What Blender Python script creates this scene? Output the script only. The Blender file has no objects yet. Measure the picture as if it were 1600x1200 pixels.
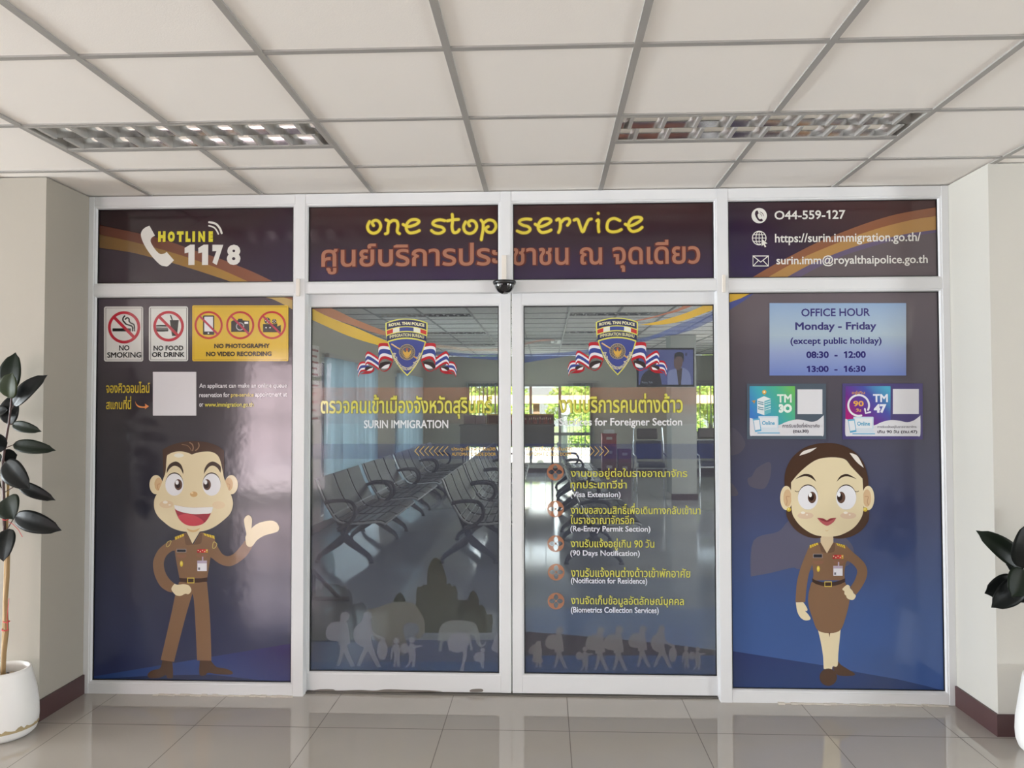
import bpy, bmesh, math, random
from mathutils import Vector, Matrix
from mathutils.geometry import tessellate_polygon
random.seed(7)
S = bpy.context.scene
COL = S.collection
PI = math.pi

# ---------------------------------------------------------------- camera
F_PX, CAM_D, EYE = 1226.0, 4.08865, 1.5179
YAW, PITCH, ROLL = 0.04232, 0.02736, -0.00182
def cam_axes():
    cy, sy, cp, sp = math.cos(YAW), math.sin(YAW), math.cos(PITCH), math.sin(PITCH)
    f = Vector((-sy*cp, cy*cp, sp)); r = Vector((cy, sy, 0)); u = r.cross(f)
    cr, sr = math.cos(ROLL), math.sin(ROLL)
    return r*cr + u*sr, u*cr - r*sr, f
CR, CU, CF = cam_axes()
CO = Vector((0, -CAM_D, EYE))
cd = bpy.data.cameras.new('camera'); cam = bpy.data.objects.new('camera', cd); COL.objects.link(cam)
cd.sensor_fit = 'HORIZONTAL'; cd.sensor_width = 36; cd.lens = F_PX*36/1600; cd.clip_start = .05; cd.clip_end = 200
M4 = Matrix((CR, CU, -CF)).transposed().to_4x4(); M4.translation = CO
cam.matrix_world = M4
S.camera = cam
def pt(px, py, Y=0.0):
    """where the line of sight through a photograph point meets the upright plane y = Y of the partition"""
    d = CF + CR*((px-800)/F_PX) - CU*((py-600)/F_PX)
    p = CO + d*((Y-CO.y)/d.y)
    return p.x, p.z

# ---------------------------------------------------------------- world, light, exposure
S.view_settings.view_transform = 'Standard'; S.view_settings.look = 'None'
S.view_settings.gamma = 1; S.view_settings.use_curve_mapping = False
S.view_settings.exposure = -0.26
S.cycles.transparent_max_bounces = 32
S.cycles.max_bounces = 10; S.cycles.diffuse_bounces = 5; S.cycles.glossy_bounces = 5
S.cycles.sample_clamp_indirect = 6
W = bpy.data.worlds.new('sky'); S.world = W; W.use_nodes = True
wn, wl = W.node_tree.nodes, W.node_tree.links
bgn = wn['Background']
tc = wn.new('ShaderNodeTexCoord'); sx = wn.new('ShaderNodeSeparateXYZ'); rp = wn.new('ShaderNodeValToRGB')
wl.new(tc.outputs['Generated'], sx.inputs[0]); wl.new(sx.outputs['Z'], rp.inputs[0]); wl.new(rp.outputs[0], bgn.inputs[0])
rp.color_ramp.elements[0].color = (.55, .56, .52, 1); rp.color_ramp.elements[0].position = .0
rp.color_ramp.elements[1].color = (.42, .60, .92, 1); rp.color_ramp.elements[1].position = .8
e = rp.color_ramp.elements.new(.1); e.color = (.86, .90, .95, 1)
bgn.inputs[1].default_value = 5.5
def lamp(name, kind, loc, direction, energy, color=(1, 1, 1), size=1, size_y=None):
    l = bpy.data.lights.new(name, kind); l.energy = energy; l.color = color
    if kind == 'AREA':
        l.shape = 'RECTANGLE'; l.size = size; l.size_y = size_y or size
    o = bpy.data.objects.new(name, l); COL.objects.link(o); o.location = loc
    o.rotation_euler = Vector(direction).to_track_quat('-Z', 'Y').to_euler()
    return o
sun = lamp('sun', 'SUN', (0, 0, 30), (-.22, .80, -.56), 40.0, (1, .97, .93)); sun.data.angle = .02
# daylight through the windows and doorway, plus fill lamps added at unseen places
DAY = (.88, .95, 1)
lamp('daylight_left', 'AREA', (-13.6, -3.0, 1.05), (1, 0, .2), 2600, DAY, 4.4, 1.7)
lamp('fill_rear_left', 'AREA', (-9.8, -8.8, 1.1), (.45, .4, 1), 260, DAY, 3, 1.8)  # unseen source added behind the camera to brighten partition and ceiling
lamp('daylight_rear_doorway', 'AREA', (-4.35, -8.85, 1.2), (.1, 1, .3), 150, (1, .80, .86), 1.35, 2.2)
lamp('fill_rear_right', 'AREA', (8.2, -8.8, 1.1), (-.4, .4, 1), 600, DAY, 2.4, 1.8)  # unseen source added for frontal light, set outside what the films reflect
lamp('fill_right', 'AREA', (9.7, -2.4, 1), (-1, 0, .1), 260, DAY, 2.6, 1.4)  # unseen fill added to lift the left pier's side face
lamp('daylight_office_back', 'AREA', (-.3, 13.55, 1.15), (0, -1, -.12), 75, (.97, 1, .97), 2.6, 1.8)
lamp('daylight_office_blinds', 'AREA', (-2.55, 6.9, 1.1), (1, 0, -.1), 16, (.85, .93, 1), 2.6, 1.8)
lamp('daylight_outside_blinds', 'AREA', (-4.4, 8.6, 1.3), (1, 0, 0), 1100, (.86, .94, 1), 8, 2.4)
lamp('fill_office_right', 'AREA', (4.3, 5.4, 1.3), (-1, 0, -.5), 420, (1, .98, .95), 9, 1.8)  # added office fill; the wall behind it has no opening

# ---------------------------------------------------------------- materials
def lin(c):
    c = c/255.0
    return c/12.92 if c <= .04045 else ((c+.055)/1.055)**2.4
def rgb(c): return (lin(c[0]), lin(c[1]), lin(c[2]), 1)
_mats = {}
def mat(name, c, rough=.5, metal=0, spec=.5, bump=None, alpha=1, coat=0, trans=0):
    if name in _mats: return _mats[name]
    m = bpy.data.materials.new(name); m.use_nodes = True; _mats[name] = m
    b = m.node_tree.nodes['Principled BSDF']
    b.inputs['Base Color'].default_value = rgb(c); b.inputs['Roughness'].default_value = rough
    b.inputs['Metallic'].default_value = metal; b.inputs['Specular IOR Level'].default_value = spec
    b.inputs['Alpha'].default_value = alpha; b.inputs['Coat Weight'].default_value = coat
    if trans: b.inputs['Transmission Weight'].default_value = trans
    if bump: add_bump(m, *bump)
    return m
def add_bump(m, scale, strength, dist=.002, detail=2):
    n, l = m.node_tree.nodes, m.node_tree.links
    g = n.new('ShaderNodeNewGeometry'); t = n.new('ShaderNodeTexNoise'); bp = n.new('ShaderNodeBump')
    t.inputs['Scale'].default_value = scale; t.inputs['Detail'].default_value = detail
    bp.inputs['Strength'].default_value = strength; bp.inputs['Distance'].default_value = dist
    l.new(g.outputs['Position'], t.inputs['Vector']); l.new(t.outputs['Fac'], bp.inputs['Height'])
    l.new(bp.outputs[0], n['Principled BSDF'].inputs['Normal'])
def ink(c, alpha=1.0):
    """printing ink or vinyl of one flat colour"""
    k = 'ink_%d_%d_%d_%d' % (c[0], c[1], c[2], round(alpha*100))
    if k in _mats: return _mats[k]
    m = mat(k, c, .10, spec=.55, alpha=alpha)
    if alpha == 1: add_bump(m, 14, .035, .012)
    return m
def grad(name, vec, a, stops, alpha=1, rough=.10):
    """vinyl printed with a colour gradient that runs along vec (a point's dot product with vec, mapped from a[0]..a[1])"""
    m = mat(name, (128, 128, 128), rough, spec=.55, alpha=alpha)
    n, l = m.node_tree.nodes, m.node_tree.links
    g = n.new('ShaderNodeNewGeometry'); d = n.new('ShaderNodeVectorMath'); d.operation = 'DOT_PRODUCT'
    d.inputs[1].default_value = vec; mr = n.new('ShaderNodeMapRange')
    mr.inputs['From Min'].default_value = a[0]; mr.inputs['From Max'].default_value = a[1]
    r = n.new('ShaderNodeValToRGB')
    while len(r.color_ramp.elements) < len(stops): r.color_ramp.elements.new(.5)
    for e, (p, c) in zip(r.color_ramp.elements, stops): e.position = p
    for e, (p, c) in zip(r.color_ramp.elements, stops): e.color = rgb(c)
    l.new(g.outputs['Position'], d.inputs[0]); l.new(d.outputs['Value'], mr.inputs['Value'])
    l.new(mr.outputs[0], r.inputs[0]); l.new(r.outputs[0], n['Principled BSDF'].inputs['Base Color'])
    if alpha == 1: add_bump(m, 14, .035, .012)
    return m
def glass_mat(name='clear_glass', tint=(.90, .93, .93)):
    if name in _mats: return _mats[name]
    m = bpy.data.materials.new(name); m.use_nodes = True; _mats[name] = m
    n, l = m.node_tree.nodes, m.node_tree.links
    n.remove(n['Principled BSDF'])
    t = n.new('ShaderNodeBsdfTransparent'); t.inputs[0].default_value = (*tint, 1)
    g = n.new('ShaderNodeBsdfGlossy'); g.inputs['Roughness'].default_value = .01
    f = n.new('ShaderNodeFresnel'); f.inputs[0].default_value = 1.4
    x = n.new('ShaderNodeMixShader')
    l.new(f.outputs[0], x.inputs[0]); l.new(t.outputs[0], x.inputs[1]); l.new(g.outputs[0], x.inputs[2])
    l.new(x.outputs[0], n['Material Output'].inputs[0])
    return m
def emit(name, c, s=1.0):
    if name in _mats: return _mats[name]
    m = mat(name, c, .3); b = m.node_tree.nodes['Principled BSDF']
    b.inputs['Emission Color'].default_value = rgb(c); b.inputs['Emission Strength'].default_value = s
    b.inputs['Base Color'].default_value = (.01, .01, .01, 1)
    return m
def tile_mat(name, c1, c2, grout, size, off, rough, width=.004):
    """polished square floor tiles with thin grout lines"""
    m = mat(name, c1, rough, spec=.75)
    n, l = m.node_tree.nodes, m.node_tree.links; b = n['Principled BSDF']
    g = n.new('ShaderNodeNewGeometry'); sep = n.new('ShaderNodeSeparateXYZ'); l.new(g.outputs['Position'], sep.inputs[0])
    lines = []
    for ax, o, wd in (('X', off[0], width), ('Y', off[1], width*1.5)):
        a = n.new('ShaderNodeMath'); a.operation = 'SUBTRACT'; a.inputs[1].default_value = o - size*40
        d = n.new('ShaderNodeMath'); d.operation = 'MODULO'; d.inputs[1].default_value = size
        s = n.new('ShaderNodeMath'); s.operation = 'LESS_THAN'; s.inputs[1].default_value = wd
        l.new(sep.outputs[ax], a.inputs[0]); l.new(a.outputs[0], d.inputs[0]); l.new(d.outputs[0], s.inputs[0]); lines.append(s)
    mx = n.new('ShaderNodeMath'); mx.operation = 'MAXIMUM'
    l.new(lines[0].outputs[0], mx.inputs[0]); l.new(lines[1].outputs[0], mx.inputs[1])
    no = n.new('ShaderNodeTexNoise'); no.inputs['Scale'].default_value = 3; no.inputs['Detail'].default_value = 8
    l.new(g.outputs['Position'], no.inputs['Vector'])
    c0 = n.new('ShaderNodeMix'); c0.data_type = 'RGBA'; c0.inputs[6].default_value = rgb(c1); c0.inputs[7].default_value = rgb(c2)
    l.new(no.outputs['Fac'], c0.inputs[0])
    c3 = n.new('ShaderNodeMix'); c3.data_type = 'RGBA'; c3.inputs[7].default_value = rgb(grout)
    l.new(mx.outputs[0], c3.inputs[0]); l.new(c0.outputs[2], c3.inputs[6]); l.new(c3.outputs[2], b.inputs['Base Color'])
    r3 = n.new('ShaderNodeMapRange'); r3.inputs['To Min'].default_value = rough; r3.inputs['To Max'].default_value = .7
    l.new(mx.outputs[0], r3.inputs['Value']); l.new(r3.outputs[0], b.inputs['Roughness'])
    return m

WHITE_ALU = mat('white_aluminium', (219, 220, 221), .38, bump=(18, .02))
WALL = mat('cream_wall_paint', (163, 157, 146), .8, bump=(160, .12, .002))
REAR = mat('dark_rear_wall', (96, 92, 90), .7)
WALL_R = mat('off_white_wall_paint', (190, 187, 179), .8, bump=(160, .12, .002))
OFFICE_WALL = mat('office_wall_paint', (190, 187, 173), .8)
MAROON = mat('maroon_skirting', (74, 50, 50), .45)
BLACK = mat('black_rubber', (14, 14, 16), .5)
CHROME = mat('chrome', (205, 208, 212), .12, metal=1)
GLASS = glass_mat()
TILE = tile_mat('polished_beige_tile', (184, 178, 170), (177, 171, 163), (104, 97, 90), .5925, (-.487, -.385), .035)
OFFICE_TILE = tile_mat('polished_grey_tile', (158, 161, 164), (148, 152, 155), (104, 106, 108), .6, (0, .3), .09)
CEIL_TILE = mat('pinholed_ceiling_board', (240, 235, 229), .9)
def pinholes(m):
    n, l = m.node_tree.nodes, m.node_tree.links
    g = n.new('ShaderNodeNewGeometry'); t = n.new('ShaderNodeTexNoise'); bp = n.new('ShaderNodeBump')
    t.inputs['Scale'].default_value = 210; t.inputs['Detail'].default_value = 2
    bp.inputs['Strength'].default_value = .13; bp.inputs['Distance'].default_value = .003
    l.new(g.outputs['Position'], t.inputs['Vector']); l.new(t.outputs['Fac'], bp.inputs['Height'])
    l.new(bp.outputs[0], n['Principled BSDF'].inputs['Normal'])
pinholes(CEIL_TILE)
GRID = mat('grey_ceiling_grid_metal', (158, 155, 151), .5)

# ---------------------------------------------------------------- mesh helpers
def tag(o, label=None, cat=None, group=None, kind=None):
    if label: o['label'] = label
    if cat: o['category'] = cat
    if group: o['group'] = group
    if kind: o['kind'] = kind
    return o
def empty(name, loc, label, cat, group=None, rz=0):
    o = bpy.data.objects.new(name, None); COL.objects.link(o); o.location = loc; o.rotation_euler.z = rz
    o.empty_display_size = .1
    return tag(o, label, cat, group)
def link(name, me, parent=None, loc=None):
    o = bpy.data.objects.new(name, me); COL.objects.link(o)
    if parent is not None: o.parent = parent
    if loc is not None: o.location = loc
    return o
class MB:
    """collects shapes and links them as one mesh object"""
    def __init__(s): s.v, s.f, s.m, s.sm, s.mats = [], [], [], [], []
    def mi(s, m):
        if m not in s.mats: s.mats.append(m)
        return s.mats.index(m)
    def add(s, V, Fc, m, smooth=False):
        b = len(s.v); s.v += [tuple(p) for p in V]; k = s.mi(m)
        for f in Fc: s.f.append(tuple(b+i for i in f)); s.m.append(k); s.sm.append(smooth)
        return s
    def box(s, x0, x1, y0, y1, z0, z1, m):
        V = [(x, y, z) for z in (z0, z1) for y in (y0, y1) for x in (x0, x1)]
        return s.add(V, [(0, 2, 3, 1), (4, 5, 7, 6), (0, 1, 5, 4), (2, 6, 7, 3), (0, 4, 6, 2), (1, 3, 7, 5)], m)
    def tube(s, P, r, m, n=10, caps=True, smooth=True, sq=(1, 1), up=None):
        """a swept tube along the points P; r one radius or one per point; sq flattens it along (side, up)"""
        P = [Vector(p) for p in P]; R = r if isinstance(r, (list, tuple)) else [r]*len(P)
        V = []; prev = None
        for i, p in enumerate(P):
            t = (P[min(i+1, len(P)-1)] - P[max(i-1, 0)]).normalized()
            a = Vector(up) if up else (prev or (Vector((0, 0, 1)) if abs(t.z) < .9 else Vector((1, 0, 0))))
            sd = t.cross(a).normalized(); u2 = sd.cross(t).normalized(); prev = u2
            for k in range(n):
                w = 2*PI*k/n; V.append(p + sd*(math.cos(w)*R[i]*sq[0]) + u2*(math.sin(w)*R[i]*sq[1]))
        Fc = [(i*n+k, i*n+(k+1) % n, (i+1)*n+(k+1) % n, (i+1)*n+k) for i in range(len(P)-1) for k in range(n)]
        s.add(V, Fc, m, smooth)
        if caps: s.add(V[:n], [tuple(reversed(range(n)))], m); s.add(V[-n:], [tuple(range(n))], m)
        return s
    def lathe(s, c, prof, m, n=32, smooth=True, close=False):
        V = [(c[0]+r*math.cos(2*PI*k/n), c[1]+r*math.sin(2*PI*k/n), c[2]+z) for r, z in prof for k in range(n)]
        Fc = [(i*n+k, i*n+(k+1) % n, (i+1)*n+(k+1) % n, (i+1)*n+k) for i in range(len(prof)-1) for k in range(n)]
        return s.add(V, Fc, m, smooth)
    def prism(s, pts, a0, a1, m, plane='XZ', smooth=False):
        """a flat outline pushed from a0 to a1 across its plane"""
        def P(u, v, a): return {'XZ': (u, a, v), 'XY': (u, v, a), 'YZ': (a, u, v)}[plane]
        n = len(pts); V = [P(u, v, a0) for u, v in pts] + [P(u, v, a1) for u, v in pts]
        T = tessellate_polygon([[Vector((u, v, 0)) for u, v in pts]])
        s.add(V, [(i, (i+1) % n, n+(i+1) % n, n+i) for i in range(n)], m, smooth)
        s.add(V, [tuple(t) for t in T] + [tuple(n+i for i in reversed(t)) for t in T], m)
        return s
    def mesh(s, name):
        me = bpy.data.meshes.new(name); me.from_pydata(s.v, [], s.f)
        for m in s.mats: me.materials.append(m)
        me.polygons.foreach_set('material_index', s.m); me.polygons.foreach_set('use_smooth', s.sm); me.update()
        return me
    def obj(s, name, parent=None, base=None, bevel=0, normals=True):
        """base: a point (world) that becomes the object's origin"""
        if base is None and parent is None and s.v:
            xs, ys, zs = zip(*s.v); base = ((min(xs)+max(xs))/2, (min(ys)+max(ys))/2, min(zs))
        off = Vector(base) if base is not None else Vector((0, 0, 0))
        if parent is not None and parent.get('_world'): off = Vector(parent['_world'])
        s.v = [tuple(Vector(p)-off) for p in s.v]
        o = link(name, s.mesh(name), parent, None if parent is not None else off)
        if normals:
            bm = bmesh.new(); bm.from_mesh(o.data); bmesh.ops.recalc_face_normals(bm, faces=bm.faces); bm.to_mesh(o.data); bm.free()
        if bevel:
            b = o.modifiers.new('bevel', 'BEVEL'); b.width = bevel; b.segments = 2; b.limit_method = 'ANGLE'
        return o
def world_child(root):
    """parts of this root may be given in world coordinates"""
    root['_world'] = tuple(root.location); return root
def dup(root, loc, label=None, group=None, rz=None):
    r = root.copy(); COL.objects.link(r); r.location = loc
    if rz is not None: r.rotation_euler.z = rz
    if label: r['label'] = label
    if group: r['group'] = group
    for ch in list(root.children):
        c = ch.copy(); COL.objects.link(c); c.parent = r
        for g in list(ch.children):
            d = g.copy(); COL.objects.link(d); d.parent = c
    return r
def wall_cells(mb, u, z, holes, a0, a1, m, plane):
    """an upright wall with rectangular holes (u0,u1,z0,z1); plane 'X' runs along x, 'Y' along y"""
    us = sorted(set([u[0], u[1]] + [h[0] for h in holes] + [h[1] for h in holes]))
    zs = sorted(set([z[0], z[1]] + [h[2] for h in holes] + [h[3] for h in holes]))
    for i in range(len(us)-1):
        for j in range(len(zs)-1):
            cu, cz = (us[i]+us[i+1])/2, (zs[j]+zs[j+1])/2
            if any(h[0] < cu < h[1] and h[2] < cz < h[3] for h in holes): continue
            if plane == 'X': mb.box(us[i], us[i+1], a0, a1, zs[j], zs[j+1], m)
            else: mb.box(a0, a1, us[i], us[i+1], zs[j], zs[j+1], m)
    return mb
def struct(o, label=None):
    o['kind'] = 'structure'
    if label: o['label'] = label
    return o

# ---------------------------------------------------------------- lettering
def bez(p0, p1, p2, p3, t): return p0*(1-t)**3 + p1*3*t*(1-t)**2 + p2*3*t*t*(1-t) + p3*t**3
def outlines(s):
    c = bpy.data.curves.new('t', 'FONT'); c.body = s
    ob = bpy.data.objects.new('t', c); COL.objects.link(ob)
    cu = ob.to_curve(bpy.context.evaluated_depsgraph_get()); out = []
    for sp in cu.splines:
        P = sp.bezier_points; n = len(P); pts = []
        for i in range(n):
            a, b = P[i], P[(i+1) % n]
            p0, p1, p2, p3 = a.co.xy, a.handle_right.xy, b.handle_left.xy, b.co.xy
            ch = p3-p0
            K = 1 if abs((p1-p0).cross(ch)) < 1e-4 and abs((p2-p0).cross(ch)) < 1e-4 else 3
            for k in range(K):
                q = bez(p0, p1, p2, p3, k/K)
                if not pts or (q-pts[-1]).length > 1e-4: pts.append(q)
        if len(pts) > 2 and (pts[0]-pts[-1]).length < 1e-4: pts.pop()
        out.append(pts)
    ob.to_curve_clear(); bpy.data.objects.remove(ob); bpy.data.curves.remove(c)
    return out
_cnt = {}
def count(ch):
    if ch not in _cnt: _cnt[ch] = len(outlines(ch))
    return _cnt[ch]
def area(p): return sum(p[i-1].x*p[i].y - p[i].x*p[i-1].y for i in range(len(p)))/2
def inside(q, p):
    r = False
    for i in range(len(p)):
        a, b = p[i-1], p[i]
        if (a.y > q.y) != (b.y > q.y) and q.x < (b.x-a.x)*(q.y-a.y)/(b.y-a.y)+a.x: r = not r
    return r
UPPER, TONES = '\u0e34\u0e35\u0e36\u0e37\u0e31\u0e47', '\u0e48\u0e49\u0e4a\u0e4b\u0e4c'
_gl = {}
def glyphs(s, bold=0):
    """flat lettering as (points, triangles); Thai tone marks are raised above upper vowels"""
    if (s, bold) in _gl: return _gl[(s, bold)]
    O = outlines(s); i = 0; own = []
    for k, ch in enumerate(s):
        n = 0 if ch == ' ' else count(ch)
        if ch in TONES and k and s[k-1] in UPPER:
            for j in range(i, i+n): O[j] = [p+Vector((0, .2)) for p in O[j]]
        if ch == '1':
            xs = [p.x for p in O[i]]; ys = [p.y for p in O[i]]; x0, x1, y0, y1 = min(xs), max(xs), min(ys), max(ys)
            sg = area(O[i]); w = x1-x0; x1 += .04; x0 += .04
            q = [(x1, y0), (x1, y1), (x0+.01, y1), (x0-.15, y1-.10), (x0-.15, y1-.10-w*.9), (x0, y1-.085-w*.7), (x0, y0)]
            q = [Vector(a) for a in q]
            O[i] = q if area(q)*sg > 0 else q[::-1]
        i += n; own += [k]*n
    A = [area(p) for p in O]; V, T = [], []
    sgn = [1 if max((A[j] for j in range(len(O)) if own[j] == own[k]), key=abs) > 0 else -1 for k in range(len(O))]   # each character's own winding
    outer = [k for k in range(len(O)) if A[k]*sgn[k] > 0]
    for n_, k in enumerate(outer):
        sg = sgn[k]; loops = [O[k]] + [O[h] for h in range(len(O)) if own[h] == own[k] and A[h]*sg < 0 and inside(O[h][0], O[k])]
        d = n_ % 3; b = len(V)          # neighbouring strokes lie a hair apart
        for L in loops: V += [(p.x, p.y, d) for p in L]
        T += [tuple(b+x for x in t) for t in tessellate_polygon([[Vector((p.x, p.y, 0)) for p in L] for L in loops])]
        if not bold: continue
        for L in loops:                 # a rim of even width makes the letter heavier
            n = len(L); m = len(V)
            for i in range(n):
                e1 = (L[i]-L[i-1]).normalized(); e2 = (L[(i+1) % n]-L[i]).normalized(); t = e1+e2
                t = t.normalized() if t.length > 1e-3 else e1
                q = L[i] + Vector((t.y, -t.x))*sg*bold/max(.6, t.dot(e1))
                V += [(L[i].x, L[i].y, d), (q.x, q.y, d)]
            T += [(m+2*i, m+2*((i+1) % n), m+2*((i+1) % n)+1, m+2*i+1) for i in range(n)]
    _gl[(s, bold)] = (V, T)
    return V, T

# ---------------------------------------------------------------- flat printed graphics
def spline(pts, closed=True, k=5):
    """smooth curve through the points; a point given as (x, y, 1) stays a corner"""
    n = len(pts); P = [Vector((p[0], p[1])) for p in pts]; out = []
    def tan(i):
        if len(pts[i]) > 2: return Vector((0, 0))
        if closed: return (P[(i+1) % n]-P[i-1])/2
        return (P[min(i+1, n-1)]-P[max(i-1, 0)])/2
    for i in range(n if closed else n-1):
        j = (i+1) % n; a, b, ta, tb = P[i], P[j], tan(i), tan(j)
        for q in range(k):
            t = q/k; out.append(a*(2*t**3-3*t*t+1) + ta*(t**3-2*t*t+t) + b*(-2*t**3+3*t*t) + tb*(t**3-t*t))
    if not closed: out.append(P[-1])
    return [(p.x, p.y) for p in out]
def Z(ox, oy, s, pts): return [(ox+p[0]/s, oy+p[1]/s) + tuple(p[2:]) for p in pts]
class Art:
    """flat vinyl shapes laid one over the other on an upright plane; points are read off the photograph and put on that plane"""
    def __init__(s, Y, eps=5e-5, clip=None): s.Y, s.eps, s.n, s.mb, s.clip = Y, eps, 0, MB(), clip
    def _y(s): s.n += 1; return s.Y - s.n*s.eps
    def _put(s, pts, T, m, dep=None):
        y = s._y(); V = []
        for i_, (px, py) in enumerate(pts):
            x, z = pt(px, py, s.Y)
            if s.clip: x = min(max(x, s.clip[0]), s.clip[1]); z = min(max(z, s.clip[2]), s.clip[3])
            V.append((x, y+(dep[i_]*1.2e-5 if dep else 0), z))
        s.mb.add(V, T, m)
    def m(s, c): return c if not isinstance(c, tuple) else (ink(c[:3], c[3]) if len(c) == 4 else ink(c))
    def poly(s, pts, c):
        pts = [(p[0], p[1]) for p in pts]
        s._put(pts, tessellate_polygon([[Vector((a, b, 0)) for a, b in pts]]), s.m(c)); return s
    def blob(s, pts, c, k=5): return s.poly(spline(pts, True, k), c)
    def rect(s, x0, y0, x1, y1, c, r=0):
        if not r: return s.poly([(x0, y0), (x1, y0), (x1, y1), (x0, y1)], c)
        P = []
        for cx, cy, a in ((x1-r, y0+r, -90), (x1-r, y1-r, 0), (x0+r, y1-r, 90), (x0+r, y0+r, 180)):
            for q in range(5): w = math.radians(a+q*22.5); P.append((cx+r*math.cos(w), cy+r*math.sin(w)))
        return s.poly(P, c)
    def wrect(s, x0, x1, z0, z1, m):
        y = s._y(); s.mb.add([(x0, y, z0), (x1, y, z0), (x1, y, z1), (x0, y, z1)], [(0, 1, 2, 3)], s.m(m)); return s
    def ell(s, cx, cy, rx, ry, c, n=28):
        return s.poly([(cx+rx*math.cos(2*PI*k/n), cy+ry*math.sin(2*PI*k/n)) for k in range(n)], c)
    def ring(s, cx, cy, ro, ri, c, n=40):
        P = [(cx+r*math.cos(2*PI*k/n), cy+r*math.sin(2*PI*k/n)) for r in (ro, ri) for k in range(n)]
        s._put(P, [(k, (k+1) % n, n+(k+1) % n, n+k) for k in range(n)], s.m(c)); return s
    def stroke(s, pts, w, c, smooth=True, cap=True, closed=False, k=5):
        P = [Vector(p) for p in (spline(pts, closed, k) if smooth else [(p[0], p[1]) for p in pts])]
        n = len(P); L, R = [], []
        for i in range(n):
            t = (P[(i+1) % n]-P[i-1]) if closed else (P[min(i+1, n-1)]-P[max(i-1, 0)])
            t = t.normalized() if t.length > 1e-6 else Vector((1, 0)); q = Vector((-t.y, t.x))*w/2
            L.append(tuple(P[i]+q)); R.append(tuple(P[i]-q))
        T = [(i, (i+1) % n, n+(i+1) % n, n+i) for i in range(n if closed else n-1)]
        V = L+R; dep = [2*i/n for i in range(n)]*2         # crossing ends of one stroke lie a hair apart
        if cap and not closed:
            for c0, dp in ((P[0], 2.6), (P[-1], 3.2)):
                b = len(V); V += [(c0.x+w/2*math.cos(2*PI*q/10), c0.y+w/2*math.sin(2*PI*q/10)) for q in range(10)]; T.append(tuple(range(b, b+10))); dep += [dp]*10
        s._put(V, T, s.m(c), dep); return s
    def text(s, txt, x0, y0, x1, y1, c, bold=0, warp=None):
        """lettering whose inked area fills the given rectangle"""
        V, T = glyphs(txt, bold)
        xs = [v[0] for v in V]; ys = [v[1] for v in V]; a, b, p, q = min(xs), max(xs), min(ys), max(ys)
        if warp: s._put([warp(((v[0]-a)/(b-a), (v[1]-p)/(q-p))) for v in V], T, s.m(c), [v[2] for v in V]); return s
        xm, ym = (x0+x1)/2, (y0+y1)/2
        X0, X1 = pt(x0, ym, s.Y)[0], pt(x1, ym, s.Y)[0]; Z0, Z1 = pt(xm, y1, s.Y)[1], pt(xm, y0, s.Y)[1]; y = s._y()
        s.mb.add([(X0+(v[0]-a)/(b-a)*(X1-X0), y+v[2]*1.2e-5, Z0+(v[1]-p)/(q-p)*(Z1-Z0)) for v in V], T, s.m(c)); return s
    def root(s, name, label, cat, group=None):
        o = world_child(s.mb.obj(name, normals=False)); tag(o, label, cat, group); s.mb = MB(); s.o = o; return o
    def line(s, *a, **k): s.text(*a, **k); s.part('lettering')
    def part(s, name, label=None):
        if not s.mb.v: return None
        o = s.mb.obj(name, s.o, normals=False); s.mb = MB()
        if label: o['label'] = label
        return o

# ================================================================ THE SETTING
H = 2.643                                   # ceiling height
XL, XR = -2.447, 2.07                       # the opening that the glazed partition fills
GX0, GY0 = -.3076, -1.048                   # a corner of the ceiling grid
LIGHTS = [(-2.1076+.006, -.9076-.006, GY0+.006, GY0+.294), (.2924+.006, 1.4924-.006, GY0+.006, GY0+.294)]
OFFICE_LIGHT_Y = [5.49, 7.89, 10.29]
BACK = 13.7                                 # the office's far wall
OL, OR_ = -2.75, 4.5                        # the office's side walls

def ceiling(name, x0, x1, y0, y1, gy0, holes, bars):
    gx = [GX0+.6*k for k in range(-24, 24) if x0 < GX0+.6*k < x1]
    gy = [gy0+.6*k for k in range(-24, 24) if y0+.01 < gy0+.6*k < y1-.01]
    xs = sorted(set([x0, x1]+gx)); ys = sorted(set([y0, y1]+gy+[round(h[3], 4) for h in holes]))
    tiles, grid = MB(), MB()
    for i in range(len(xs)-1):
        for j in range(len(ys)-1):
            cx, cy = (xs[i]+xs[i+1])/2, (ys[j]+ys[j+1])/2
            if any(h[0] < cx < h[1] and h[2] < cy < h[3] for h in holes): continue
            tiles.box(xs[i], xs[i+1], ys[j], ys[j+1], H+.006, H+.02, CEIL_TILE)
    b0, b1, c0, c1 = bars
    def bar(ax, u0, u1, v):
        if ax == 'x': grid.box(u0, u1, v-.012, v+.012, H, H+.007, GRID)
        else: grid.box(v-.012, v+.012, u0, u1, H-.0006, H+.007, GRID)
    for x in gx:
        if not (b0 < x < b1): continue
        cuts = sorted([(h[2], h[3]) for h in holes if h[0]+.02 < x < h[1]-.02]); y = c0
        for a, b in cuts+[(c1, c1)]:
            if a > y: bar('y', y, a, x)
            y = max(y, b)
    for y in gy:
        if c0 < y < c1: bar('x', b0, b1, y)
    for h in holes: bar('x', h[0]-.01, h[1]+.01, h[3]+.012)
    for x in (b0, b1): grid.box(min(x, x), x+.001, c0, c1, H, H+.004, GRID)
    o = struct(tiles.obj(name)); world_child(o)
    struct(grid.obj('ceiling_grid', o))
    return o
lobby_holes = [(a-.006, b+.006, c-.006, d+.006) for a, b, c, d in LIGHTS]
struct(ceiling('ceiling', -14, 10, -9, .1, GY0, lobby_holes, (-5.5, 5.5, -5.5, 0)), 'suspended ceiling of cream pinholed boards in a grey metal grid')
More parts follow.
